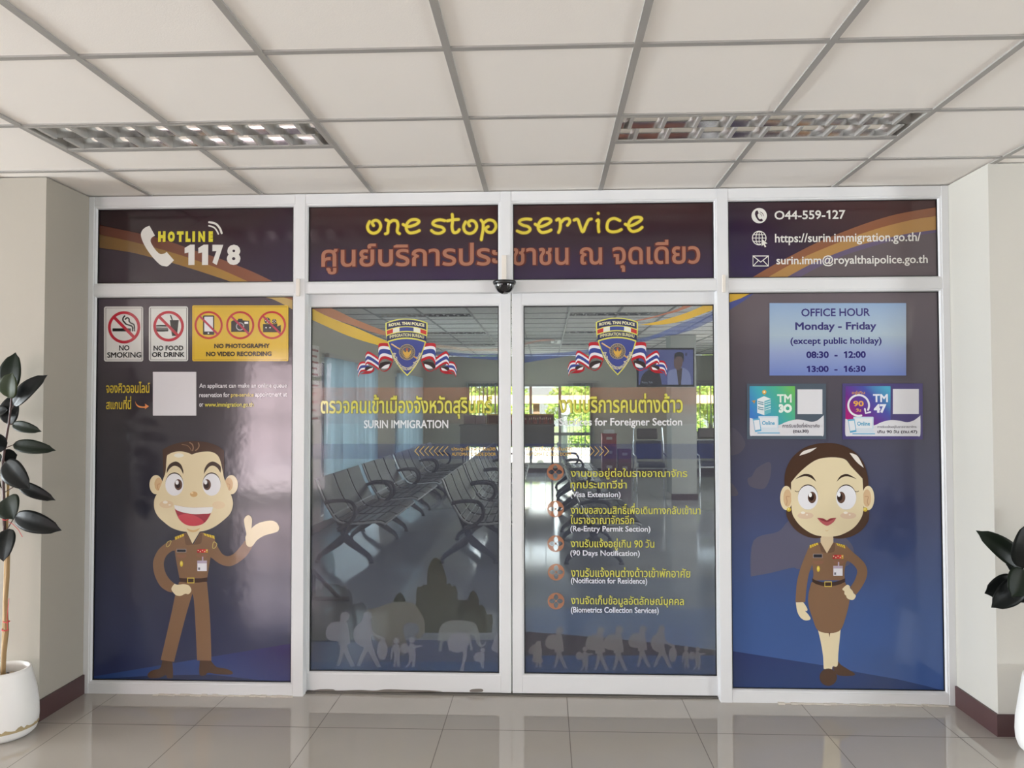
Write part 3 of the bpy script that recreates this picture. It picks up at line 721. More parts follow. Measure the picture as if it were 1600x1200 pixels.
B(A8, [(430, 1055, 1), (585, 1055, 1), (500, 1196, 1)], SKIN)
B(AB, [(383, 630, 1), (480, 640), (600, 640), (716, 626, 1), (716, 672, 1), (600, 688), (480, 686), (388, 676, 1)], (62, 42, 36))
a.stroke([AB(p) for p in [(482, 634), (558, 634), (558, 690), (482, 690)]], 1.7, (214, 188, 74), smooth=False, closed=True)
epaulette(a, [AB(p) for p in [(330, 145), (435, 105), (440, 132), (335, 180)]]); epaulette(a, [AB(p) for p in [(668, 98), (800, 130), (805, 168), (684, 126)]])
a.stroke([AB(p) for p in [(232, 248), (242, 206), (285, 190), (268, 240), (240, 262)]], .8, (206, 190, 110), closed=True); a.stroke([AB(p) for p in [(780, 270), (792, 205), (830, 226), (818, 262), (795, 280)]], .8, (206, 190, 110), closed=True)
officer_kit(a, AB, [(350, 287), (467, 328)], [(595, 290), (725, 332)], [[(355, 352), (470, 352), (460, 382), (410, 395), (365, 382)], [(590, 352), (712, 352), (700, 382), (650, 390), (600, 382)]], (410, 463), [(598, 425), (713, 549)], [(655, 378), (669, 430)])
B(AB, [(300, 735), (330, 698, 1), (350, 710), (380, 712), (440, 705), (500, 722), (527, 768), (520, 800), (492, 825), (455, 820), (400, 845), (345, 836), (305, 795), (290, 765)], SKIN)
B(A8, [(1095, 1205), (1085, 1130), (1095, 1085), (1075, 990), (1070, 930), (1095, 890), (1130, 884), (1156, 920), (1156, 985), (1150, 1028, 1), (1200, 985), (1270, 955), (1370, 942), (1430, 965), (1458, 1020), (1440, 1060), (1380, 1082), (1290, 1108), (1215, 1155), (1168, 1215), (1130, 1232)], SKIN)
a.part('officer_body')
B(A8, [(172, 160, 1), (230, 125), (300, 98), (400, 74), (500, 65), (600, 69), (700, 88), (790, 125), (848, 170, 1), (852, 330), (846, 470, 1), (500, 520), (182, 460, 1), (178, 330)], HAIR)
a.stroke([A8(p) for p in [(385, 102), (440, 112), (472, 138), (490, 172)]], 1, (132, 100, 76)); a.stroke([A8(p) for p in [(472, 82), (498, 100), (510, 135), (503, 170)]], 1.7, (140, 108, 84)); a.stroke([A8(p) for p in [(568, 85), (574, 118), (560, 148), (535, 168)]], 1.7, (140, 108, 84))
for cx, sg in ((100, 1), (930, -1)):
    e = A8((cx, 545)); a.ell(e[0], e[1], 10.3, 15, SKIN); e = A8((cx+sg*28, 540)); a.ell(e[0], e[1], 6.2, 10.2, (206, 172, 132))
    a.stroke([A8((cx+sg*u, v)) for u, v in [(8, 490), (-12, 520), (-8, 575), (12, 605)]], 1.0, SKIN_D); a.stroke([A8((cx+sg*u, v)) for u, v in [(45, 535), (18, 545), (22, 590), (40, 600)]], .9, (184, 140, 100))
B(A8, [(219, 240), (206, 400), (180, 480), (130, 610), (90, 685), (78, 745), (85, 820), (120, 890), (180, 950), (260, 1012), (340, 1046), (420, 1062), (500, 1068), (580, 1062), (660, 1046), (750, 1006), (840, 940), (912, 870), (942, 800), (948, 735), (930, 665), (895, 590), (850, 470), (836, 400), (804, 265), (762, 207), (700, 182), (620, 182), (550, 194), (495, 213, 1), (440, 190), (370, 178), (300, 185), (245, 208)], SKIN)
e = A8((352, 222)); a.ell(e[0], e[1], 7.6, 3.3, (228, 226, 214)); e = A8((215, 762)); a.ell(*e, 11, 6, (216, 192, 158)); e = A8((790, 770)); a.ell(*e, 10, 6, (220, 198, 162))
e = A8((203, 738)); a.ell(*e, 3.7, 2.3, (232, 226, 212)); e = A8((250, 768)); a.ell(*e, 1.9, 1.2, (232, 222, 206))
B(A8, [(217, 422, 1), (222, 370), (250, 320), (300, 292), (340, 295), (380, 330), (402, 395), (400, 428, 1), (370, 370), (330, 342), (290, 340), (250, 370)], (66, 50, 40))
B(A8, [(628, 428, 1), (636, 370), (670, 315), (720, 290), (770, 305), (812, 345), (812, 415, 1), (780, 365), (740, 338), (700, 340), (665, 370)], (66, 50, 40))
eye(a, A8, 7.057, (303, 545), 100, 122, (347, 545), (43, 60), (342, 545), (28, 38), (333, 520), (18, 24), 1); eye(a, A8, 7.057, (713, 545), 100, 122, (663, 545), (43, 60), (656, 548), (28, 38), (648, 518), (18, 24), 1)
e = A8((517, 650)); a.ell(*e, 5.8, 4.3, (202, 164, 112)); e = A8((498, 636)); a.ell(*e, 2, 1.4, (232, 206, 160))
B(A8, [(302, 768, 1), (320, 850), (365, 932), (430, 985), (510, 1000), (590, 988), (650, 950), (700, 872), (728, 790, 1), (640, 792), (515, 797), (400, 786)], (150, 26, 50))
B(A8, [(345, 892), (420, 866), (500, 876), (570, 906), (628, 955), (590, 987), (510, 998), (430, 983), (375, 945)], (192, 56, 74))
B(A8, [(302, 768, 1), (318, 818), (400, 850), (510, 868), (620, 866), (706, 856), (728, 790, 1), (640, 793), (515, 798), (400, 787)], (228, 228, 228))
B(A8, [(440, 1024, 1), (510, 1046), (586, 1020, 1), (560, 1054), (510, 1068), (460, 1054)], SKIN_D)
a.part('officer_head')
a.line('จองคิวออนไลน์', 166.5, 596.5, 234.8, 614.2, (206, 180, 66), .018); a.line('สแกนที่นี่', 166.5, 619, 205.6, 639.5, (206, 180, 66), .018)
a.blob([(211.8, 626.3, 1), (214, 631), (219, 634.5), (227, 635), (227, 630.5, 1), (233.5, 634.8, 1), (227, 639.5, 1), (227, 637.5), (219, 637), (213.5, 633)], (226, 142, 84)); a.part('arrow_icon')
a.line('An applicant can make an online queue', 311.9, 599, 448.8, 607.9, (220, 218, 222), .012); a.line('reservation for', 311.9, 613.3, 359.2, 620.6, (220, 218, 222), .012); a.line('pre-service', 361.3, 614, 396.9, 622, (212, 192, 84), .012)
a.line('appointment at', 399, 613, 449, 622, (220, 218, 222), .012); a.line('or', 311.9, 630.2, 318.2, 635.6, (220, 218, 222), .012); a.line('www.immigration.go.th', 320.4, 628.6, 396.5, 637.6, (212, 200, 80), .012)
a.part('lettering')

def plate(name, px, label, cat, c, t=.002, r=3.2, group=None, Y=FY):
    """a thin rigid sign or sheet standing proud of the film"""
    b = Art(Y-.003); b.n = 0
    P = []
    for cx, cy, w0 in ((px[2]-r, px[1]+r, -90), (px[2]-r, px[3]-r, 0), (px[0]+r, px[3]-r, 90), (px[0]+r, px[1]+r, 180)):
        for q_ in range(5): w = math.radians(w0+q_*22.5); P.append(pt(cx+r*math.cos(w), cy+r*math.sin(w), b.Y))
    b.mb.prism([(x, z) for x, z in P], b.Y-t, b.Y+.0005, b.m(c)); b.Y -= t
    return b
SG = 'notice signs stuck on the left pane'
b = plate('no_smoking_sign', (162.8, 479, 224, 564.8), '', '', (208, 206, 202))
b.root('warning_sign', 'white sign with crossed cigarette reading no smoking, top left of the left pane', 'sign', SG)
RED = (170, 30, 48)
def no_smoking(b):
    b.stroke([(165.3, 481.3), (221.6, 481.3), (221.6, 562.3), (165.3, 562.3)], .9, (66, 62, 66), smooth=False, closed=True)
    b.rect(175.7, 513, 204.4, 517.8, (18, 16, 18)); b.rect(206, 511.8, 208, 517.8, (18, 16, 18)); b.rect(209, 511.8, 211, 517.8, (18, 16, 18))
    k = lambda L: Z(155, 470, 11.03, L)
    b.stroke(k([(440, 262), (414, 295), (412, 340), (440, 375), (465, 402), (520, 420), (562, 438), (578, 475)]), 2.3, (18, 16, 18)); b.stroke(k([(450, 318), (482, 292), (515, 312), (518, 355), (545, 383), (590, 405), (605, 432), (607, 475)]), 2.3, (18, 16, 18))
    cx, cy = 194, 511.5; b.stroke([(cx-16.3, cy-16.3), (cx+16.3, cy+16.3)], 4.8, RED, smooth=False, cap=False); b.ring(cx, cy, 25.3, 20.8, RED)
no_smoking(b); b.part('no_smoking_symbol'); b.line('NO', 186.1, 539.4, 202.2, 547.8, (30, 28, 30), .03); b.line('SMOKING', 167.4, 550.2, 220.9, 558.9, (30, 28, 30), .03); b.part('lettering')
b = plate('s', (233, 478.8, 294, 564.4), '', '', (212, 212, 208))
b.root('warning_sign', 'white sign with crossed cup and burger reading no food or drink', 'sign', SG)
b.stroke([(235.5, 481.2), (291.5, 481.2), (291.5, 562), (235.5, 562)], .9, (66, 62, 66), smooth=False, closed=True)
k = lambda L: Z(155, 470, 11.03, L)
b.blob(k([(982, 442, 1), (990, 420), (1150, 420), (1180, 446, 1)]), (18, 16, 18)); b.rect(244, 511.5, 262, 513.2, (98, 92, 92)); b.blob(k([(985, 492, 1), (1192, 492, 1), (1188, 518), (1170, 528), (1000, 528)]), (18, 16, 18)); b.rect(244.2, 513.4, 262.6, 514.4, (30, 28, 30))
b.poly(k([(1218, 332), (1372, 332), (1340, 606), (1255, 606)]), (18, 14, 16)); b.stroke(k([(1230, 252), (1262, 336)]), 1.9, (40, 36, 38), smooth=False)
cx, cy = 263.5, 509.7; b.stroke([(cx-15.4, cy-15.4), (cx+15.4, cy+15.4)], 4.4, RED, smooth=False, cap=False); b.ring(cx, cy, 24, 19.7, RED); b.part('no_food_symbol')
b.line('NO FOOD', 240, 540, 286.6, 547.8, (24, 22, 24), .035); b.line('OR DRINK', 237.5, 550, 288.7, 557.9, (24, 22, 24), .035); b.part('lettering')
b = plate('s', (300.7, 477.2, 450.7, 564.4), '', '', (208, 172, 48), r=2)
b.root('warning_sign', 'yellow sign reading no photography no video recording, under three red rings', 'sign', SG)
b.stroke([(303, 479.6), (448.4, 479.6), (448.4, 562), (303, 562)], .7, (142, 112, 30), smooth=False, closed=True)
R2 = (176, 40, 34)
b.rect(317.2, 492.9, 334.8, 523.1, (24, 22, 24), 1.8); b.rect(319.2, 494.8, 332.9, 518, (216, 214, 218)); b.ell(325.7, 520.6, 1.2, 1.2, (226, 226, 226))
b.part('phone_symbol')
b.poly([(361.2, 502.5), (364, 500.5), (371.5, 500.5), (372.2, 498), (378.5, 498), (379.3, 500.5), (389.4, 501.2), (389.4, 518.6), (361.2, 518.6)], (24, 22, 24)); b.ring(375.1, 510, 6.4, 4.9, (170, 166, 172)); b.rect(382, 502.8, 387.8, 506, (226, 226, 226)); b.part('camera_symbol')
b.rect(411, 506.2, 433.2, 519, (24, 22, 24)); b.poly([(432.5, 510.5), (438.8, 507.8), (438.8, 519), (432.5, 516.5)], (24, 22, 24)); b.ell(417.7, 501, 4.7, 4.7, (24, 22, 24)); b.ell(428.5, 502.2, 3.6, 3.6, (24, 22, 24)); b.ell(431.8, 507, 1.7, 1.7, (24, 22, 24))
for cx, cy, r in ((417.7, 501, 2.6), (428.5, 502.2, 2)):
    for i in range(4): b.ell(cx+r*math.cos(i*PI/2), cy+r*math.sin(i*PI/2), .8, .8, (226, 214, 190))
b.ell(415.8, 512, 1.1, 1.1, (226, 226, 226)); b.ell(422, 512, 1.2, 1.0, (226, 226, 226)); b.part('film_camera_symbol')
for cx, cy in ((326.1, 508), (375.4, 508.2), (424.9, 508)):
    b.stroke([(cx-14.2, cy-14.2), (cx+14.2, cy+14.2)], 3.1, (166, 44, 66), smooth=False, cap=False); b.ring(cx, cy, 22, 18.9, R2)
b.part('prohibition_rings')
b.line('NO PHOTOGRAPHY', 335, 537, 421.6, 544.1, (40, 34, 26), .04); b.line('NO VIDEO RECORDING', 322.3, 549.3, 424.4, 556.6, (40, 34, 26), .04); b.part('lettering')
b = plate('s', (239, 581, 306.7, 649.4), '', '', (216, 214, 218), t=.0006, r=.4)
b.root('sticker', 'plain white square sticker above the left officer\'s head', 'sticker')

# --- tall right film with the female officer
RBG = grad('grey_to_blue_print', (0, 0, -1), (-2.1, -.07), [(0, (98, 88, 94)), (.3, (76, 74, 84)), (.55, (68, 74, 104)), (.8, (58, 84, 136)), (1, (62, 90, 146))])
a = film(FY, PX[3], PZ); full(a, PX[3], PZ, RBG)
Q4 = lambda L: Z(1120, 270, 4, L)
a.poly(Q4([(70, 740), (212, 750), (150, 785), (70, 812)]), (208, 168, 54)); a.poly(Q4([(70, 812), (150, 785), (235, 750), (170, 800), (70, 860)]), (72, 80, 140))
MAPC = (88, 88, 108)
w_ = lambda L: Z(1140, 640, 4.29, L)
a.blob(w_([(4, 128), (60, 150), (105, 225), (80, 280), (40, 302), (4, 290)]), (84, 82, 94)); a.blob(w_([(122, 462), (150, 445), (180, 395), (255, 352), (278, 375), (270, 460), (230, 530), (150, 520), (125, 495)]), (86, 84, 98)); a.blob(w_([(4, 485), (55, 550), (45, 578), (4, 570)]), (84, 82, 94))
AF = lambda p: (1130+p[0]/2.791, 680+p[1]/2.791) + tuple(p[2:])
B(AF, [(120, 616, 1), (132, 460), (240, 420), (300, 368), (420, 400), (520, 440), (562, 480), (568, 520), (540, 570), (440, 590), (330, 584), (300, 578), (200, 602)], MAPC)
a.poly([AF(p) for p in [(30, 941), (440, 1004), (600, 1036), (760, 1064), (880, 1092), (960, 1125), (30, 1125)]], grad('navy_floor_print', (.3, 0, -1), (-.3, .25), [(0, (40, 36, 88)), (1, (42, 62, 108))]))
a.root('printed_film', 'tall blue film with a smiling cartoon officer in a skirt on the right pane', 'window film', 'printed films on the partition glass')
AH = lambda p: (1130+p[0]/4.444, 580+p[1]/4.444) + tuple(p[2:])
AG = lambda p: (1210+p[0]/7.5, 820+p[1]/7.5) + tuple(p[2:])
SHOE = (76, 54, 40)
B(AF, [(478, 1012, 1), (502, 985, 1), (512, 1000), (540, 1018), (574, 1040), (560, 1049), (500, 1046)], SHOE); 
B(AF, [(412, 845, 1), (425, 900), (435, 960), (438, 1018, 1), (458, 1022), (475, 1020, 1), (478, 1008), (498, 1005), (502, 950), (512, 845, 1)], SKIN)
e = AF((458, 1055)); a.ell(*e, 13.6, 13.6, SHOE)
B(AG, [(505, 212, 1), (415, 250), (380, 315), (330, 440), (290, 560), (260, 700), (247, 905, 1), (360, 908, 1), (375, 750), (400, 590), (440, 470, 1), (500, 400)], UNI)
B(AG, [(820, 240), (862, 265), (910, 312), (1000, 390), (1062, 460), (1088, 545), (1070, 640), (1010, 750), (950, 825, 1), (888, 732, 1), (940, 650), (970, 550), (945, 490), (880, 432), (800, 400)], UNI)
B(AG, [(540, 205, 1), (500, 212), (415, 250), (430, 400), (452, 520), (455, 600), (444, 650, 1), (828, 650, 1), (820, 560), (840, 440), (880, 400), (850, 262), (800, 232), (725, 212), (690, 205, 1), (615, 335, 1)], UNI)
B(AG, [(510, 212, 1), (540, 208, 1), (614, 335, 1), (548, 312), (535, 260)], UNI_D); B(AG, [(690, 208, 1), (712, 215, 1), (705, 300), (682, 322), (616, 335, 1)], UNI_D)
B(AF, [(385, 640, 1), (372, 690), (372, 740), (390, 800), (412, 850), (460, 863), (510, 850), (535, 790), (551, 720), (550, 680), (530, 640, 1)], UNI); a.poly([AF(p) for p in [(459, 860), (467, 860), (463, 882)]], UNI_D)
B(AG, [(540, 120, 1), (690, 120, 1), (690, 205, 1), (615, 334, 1), (540, 205, 1)], (212, 192, 158))
B(AG, [(443, 625, 1), (480, 648), (560, 670), (620, 675), (700, 668), (770, 650), (828, 626, 1), (828, 668, 1), (760, 700), (690, 715), (610, 720), (540, 710), (480, 690), (443, 664, 1)], (58, 40, 34))
a.stroke([AG(p) for p in [(590, 668), (668, 668), (668, 722), (590, 722)]], 1.6, (214, 190, 82), smooth=False, closed=True)
epaulette(a, [AG(p) for p in [(412, 240), (505, 208), (514, 230), (416, 274)]]); epaulette(a, [AG(p) for p in [(722, 214), (820, 236), (830, 276), (738, 242)]])
officer_kit(a, AG, [(452, 340), (563, 388)], [(680, 352), (808, 398)], [[(448, 422), (578, 422), (560, 455), (510, 468), (462, 455)], [(690, 420), (820, 420), (805, 450), (750, 462), (700, 450)]], (513, 515), [(688, 480), (798, 596)], [(743, 435), (757, 482)])
B(AG, [(250, 908, 1), (335, 906, 1), (360, 940), (384, 985), (378, 1010), (358, 1008), (395, 1050), (421, 1095), (400, 1116), (350, 1116), (300, 1080), (265, 1010)], SKIN)
B(AG, [(800, 742), (850, 702), (880, 718), (885, 742), (912, 770), (926, 800), (952, 830), (930, 872), (895, 879), (850, 858), (838, 830), (818, 808), (818, 778), (798, 762)], SKIN)
a.part('officer_body')
B(AH, [(425, 800), (430, 700), (470, 610), (540, 545), (620, 510), (720, 498), (820, 512), (910, 560), (970, 630), (1000, 720), (1008, 810), (1012, 1000), (995, 1060), (950, 1112), (880, 1150), (800, 1162), (720, 1150), (640, 1160), (560, 1140), (490, 1090), (445, 1020), (435, 960)], HAIR)
B(AH, [(680, 1120, 1), (762, 1120, 1), (762, 1180, 1), (680, 1180, 1)], (212, 192, 158))
for cx, sg in ((437, 1), (1005, -1)):
    e = AH((cx, 880)); a.ell(e[0], e[1], 9.6, 19, SKIN); e = AH((cx+sg*8, 880)); a.ell(e[0], e[1], 6.4, 13.6, (206, 174, 136)); a.stroke([AH((cx+sg*u, v)) for u, v in [(22, 870), (0, 872), (6, 905), (-2, 930)]], 1.1, (178, 138, 104))
    e = AH((cx+sg*-0+(18 if sg > 0 else -20), 960)); a.ell(e[0], e[1], 3.3, 3.3, (206, 180, 62)); a.ell(e[0]-.6, e[1]-.8, 1.2, 1.2, (236, 224, 150))
B(AH, [(470, 772, 1), (520, 712), (590, 650), (660, 610), (750, 598), (840, 610), (890, 665), (965, 745, 1), (970, 830), (972, 960), (950, 1030), (900, 1090), (830, 1130), (770, 1146), (690, 1146), (620, 1130), (550, 1086), (500, 1030), (474, 960)], SKIN)
B(AH, [(528, 586, 1), (560, 553), (648, 530, 1), (600, 562)], (228, 222, 214)); B(AH, [(876, 568, 1), (930, 588), (974, 670, 1), (925, 630)], (228, 222, 214))
B(AH, [(495, 752, 1), (555, 715), (612, 722), (645, 768, 1), (600, 736), (555, 730)], (58, 42, 34)); B(AH, [(785, 768, 1), (815, 725), (865, 715), (927, 750, 1), (865, 730), (822, 738)], (58, 42, 34))
eye(a, AH, 4.444, (587, 877), 70, 84, (615, 876), (29, 40), (610, 873), (18, 26), (603, 858), (11, 16), .7); eye(a, AH, 4.444, (852, 877), 70, 84, (817, 876), (29, 40), (808, 873), (18, 26), (802, 856), (11, 16), .7)
a.stroke([AH(p) for p in [(497, 830), (508, 836), (524, 834)]], .9, (58, 42, 34)); a.stroke([AH(p) for p in [(938, 831), (928, 836), (914, 834)]], .9, (58, 42, 34))
for x in (570, 866):
    e = AH((x, 1002)); a.ell(*e, 12.5, 5.2, (214, 188, 162)); e = AH((x-18, 982)); a.ell(*e, 3.4, 1.9, (234, 228, 216)); e = AH((x+10, 996)); a.ell(*e, 1.4, 1.1, (234, 224, 210))
B(AH, [(650, 1017, 1), (690, 1021), (718, 1036, 1), (745, 1020), (783, 1017, 1), (760, 1050), (718, 1072), (678, 1050)], (178, 88, 92)); B(AH, [(650, 1017, 1), (690, 1021), (718, 1036, 1), (745, 1020), (783, 1017, 1), (750, 1034), (718, 1046), (685, 1036)], (136, 52, 60)); B(AH, [(702, 1100, 1), (718, 1110), (735, 1098, 1), (718, 1106)], SKIN_D)
a.part('officer_head')

NAVY = (42, 36, 104)
b = plate('s', (1202.3, 473.6, 1415.8, 586.8), '', '', grad('blue_notice_print', (0, 0, -1), (-2.05, -1.67), [(0, (138, 164, 198)), (.45, (164, 182, 196)), (.7, (144, 158, 196)), (1, (112, 130, 190))]), t=.0006, r=.4)
b.root('notice_sheet', 'pale blue sheet of office hours at the top of the right pane', 'notice')
b.line('OFFICE HOUR', 1252, 481.8, 1359.5, 494.3, NAVY, .02); b.line('Monday - Friday', 1242.5, 503.2, 1369.5, 518.8, NAVY, .03); b.line('(except public holiday)', 1235, 527, 1377.5, 540.5, NAVY, .025)
b.line('08:30  -  12:00', 1259.8, 548.8, 1352.8, 559.4, NAVY, .035); b.line('13:00  -  16:30', 1260.5, 571.2, 1352.8, 581.4, NAVY, .035)
def form_card(ox, oy, s, px, bg, inner, label, num, cap, big):
    b = plate('s', px, '', '', bg, t=.0006, r=.4); b.root('info_card', label, 'sticker', 'online form stickers on the right pane')
    z = lambda *L: [(ox+x/s, oy+y/s) for x, y in L]
    (x0, y0), (x1, y1) = z((inner[0], inner[1]), (inner[2], inner[3])); b.rect(x0, y0, x1, y1, inner[4], .9); b.part('coloured_panel')
    return b, z
CARDG = grad('teal_green_print', (1, 0, .55), (1.88, 2.16), [(0, (64, 120, 190)), (.35, (70, 160, 176)), (.7, (78, 172, 140)), (1, (108, 182, 92))])
CARDP = grad('magenta_blue_print', (1, 0, .9), (2.86, 3.2), [(0, (168, 30, 110)), (.3, (104, 44, 132)), (.65, (72, 80, 160)), (1, (76, 164, 196))])
def laptop(b, z, dx=0, dy=0):
    BL, LT = (96, 166, 200), (222, 226, 230)
    b.poly(z((240+dx, 722+dy), (600+dx, 722+dy), (612+dx, 735+dy), (612+dx, 945+dy), (240+dx, 945+dy)), (198, 216, 228)); b.poly(z((262+dx, 750+dy), (585+dx, 750+dy), (585+dx, 935+dy), (262+dx, 935+dy)), LT)
    b.poly(z((250+dx, 950+dy), (600+dx, 950+dy), (640+dx, 1035+dy), (220+dx, 1035+dy)), (206, 216, 224)); b.poly(z((220+dx, 1030+dy), (640+dx, 1030+dy), (640+dx, 1048+dy), (220+dx, 1048+dy)), BL)
    b.poly(z((132+dx, 775+dy), (262+dx, 762+dy), (296+dx, 1000+dy), (178+dx, 1022+dy)), BL); b.poly(z((148+dx, 803+dy), (252+dx, 792+dy), (278+dx, 968+dy), (180+dx, 985+dy)), LT); b.part('laptop_icon')
    (x0, y0), (x1, y1) = z((308+dx, 812+dy), (545+dx, 888+dy)); b.line('Online', x0, y0, x1, y1, (84, 162, 196), .03)
b, z = form_card(1165, 590, 12, (1167, 599.5, 1290.5, 686), (80, 92, 104), (75, 160, 928, 900, CARDG), 'teal form card numbered thirty, left of two cards under the office hours', '', '', '')
b.blob([p + (1,) if i in (0, 9, 11, 12) else p for i, p in enumerate(z((80, 755), (230, 800), (420, 895), (620, 890), (760, 832), (930, 788), (1080, 795), (1230, 828), (1350, 800), (1464, 704), (1464, 1060), (1430, 1092), (110, 1092), (80, 1060)))], (216, 216, 220))
b.part('white_panel')
b.rect(*z((972, 222))[0], *z((1440, 684))[0], (218, 218, 222)); b.part('white_square')
b.poly(z((218, 405), (345, 348), (475, 400), (352, 440)), (226, 232, 232)); b.poly(z((218, 405), (352, 440), (352, 705), (218, 660)), (220, 228, 230)); b.poly(z((352, 440), (475, 400), (475, 655), (352, 705)), (104, 176, 186))
for y in (440, 475, 540, 575): b.poly(z((232, y), (338, y+22), (338, y+40), (232, y+18)), (86, 138, 150))
for y in (450, 490, 550, 590): b.poly(z((365, y+14), (470, y-18), (470, y-6), (365, y+28)), (214, 230, 230))
(x, y), = z((350, 272)); b.ell(x, y, 3.4, 3.4, (212, 164, 74)); b.ell(x, y, 1.5, 1.5, (238, 224, 190)); b.poly(z((335, 300), (365, 300), (350, 325)), (212, 164, 74)); b.poly(z((108, 435), (185, 425), (160, 495), (140, 455)), (190, 140, 70)); b.part('building_icon')
b.line('TM', *z((590, 312))[0], *z((862, 468))[0], (222, 236, 226), .03); b.line('3O', *z((620, 495))[0], *z((868, 660))[0], (226, 238, 230), .07); b.line('การรับแจ้งที่พักอาศัย', *z((688, 845))[0], *z((1385, 938))[0], (88, 84, 96), .01); b.line('(ตม.30)', *z((886, 975))[0], *z((1180, 1048))[0], (70, 66, 78), .03)
laptop(b, z); b.part('lettering')
b, z = form_card(1310, 590, 11.85, (1316.3, 599.3, 1441.6, 686.5), (76, 68, 118), (132, 158, 966, 900, CARDP), 'purple form card numbered forty-seven, right of two cards under the office hours', '', '', '')
b.blob([p + (1,) if i in (0, 9, 11, 12) else p for i, p in enumerate(z((128, 762), (290, 830), (460, 900), (660, 885), (800, 825), (960, 787), (1110, 795), (1270, 825), (1400, 790), (1518, 700), (1518, 1050), (1480, 1085), (165, 1085), (128, 1050)))], (218, 218, 222))
b.part('white_panel')
b.rect(*z((1008, 212))[0], *z((1488, 674))[0], (218, 218, 222)); b.part('white_square')
(cx, cy), = z((375, 515)); r_ = 192/11.85
b.stroke([(cx+r_*math.cos(t), cy+r_*math.sin(t)) for t in [math.radians(75+ (385-75)*i/24) for i in range(25)]], 3.0, (226, 226, 230), k=2); b.stroke(z((490, 580), (505, 660), (590, 638)), 2.6, (226, 226, 230), smooth=False); b.part('arrow_icon')
b.line('90', *z((275, 430))[0], *z((468, 535))[0], (226, 168, 74), .03); b.line('วัน', *z((325, 570))[0], *z((418, 632))[0], (226, 168, 74), .03)
b.line('อยู่เกิน', *z((248, 245))[0], *z((490, 320))[0], (206, 150, 76), .02)
b.line('TM', *z((640, 305))[0], *z((915, 455))[0], (226, 230, 238), .03); b.line('47', *z((655, 490))[0], *z((888, 655))[0], (226, 228, 236), .06)
b.line('การรับแจ้งอยู่ในราชอาณาจักร', *z((722, 885))[0], *z((1445, 945))[0], (92, 88, 100), .01); b.line('เกิน 90 วัน (ตม.47)', *z((722, 968))[0], *z((1458, 1045))[0], (70, 66, 78), .03)
laptop(b, z, 38, 2); b.part('lettering')

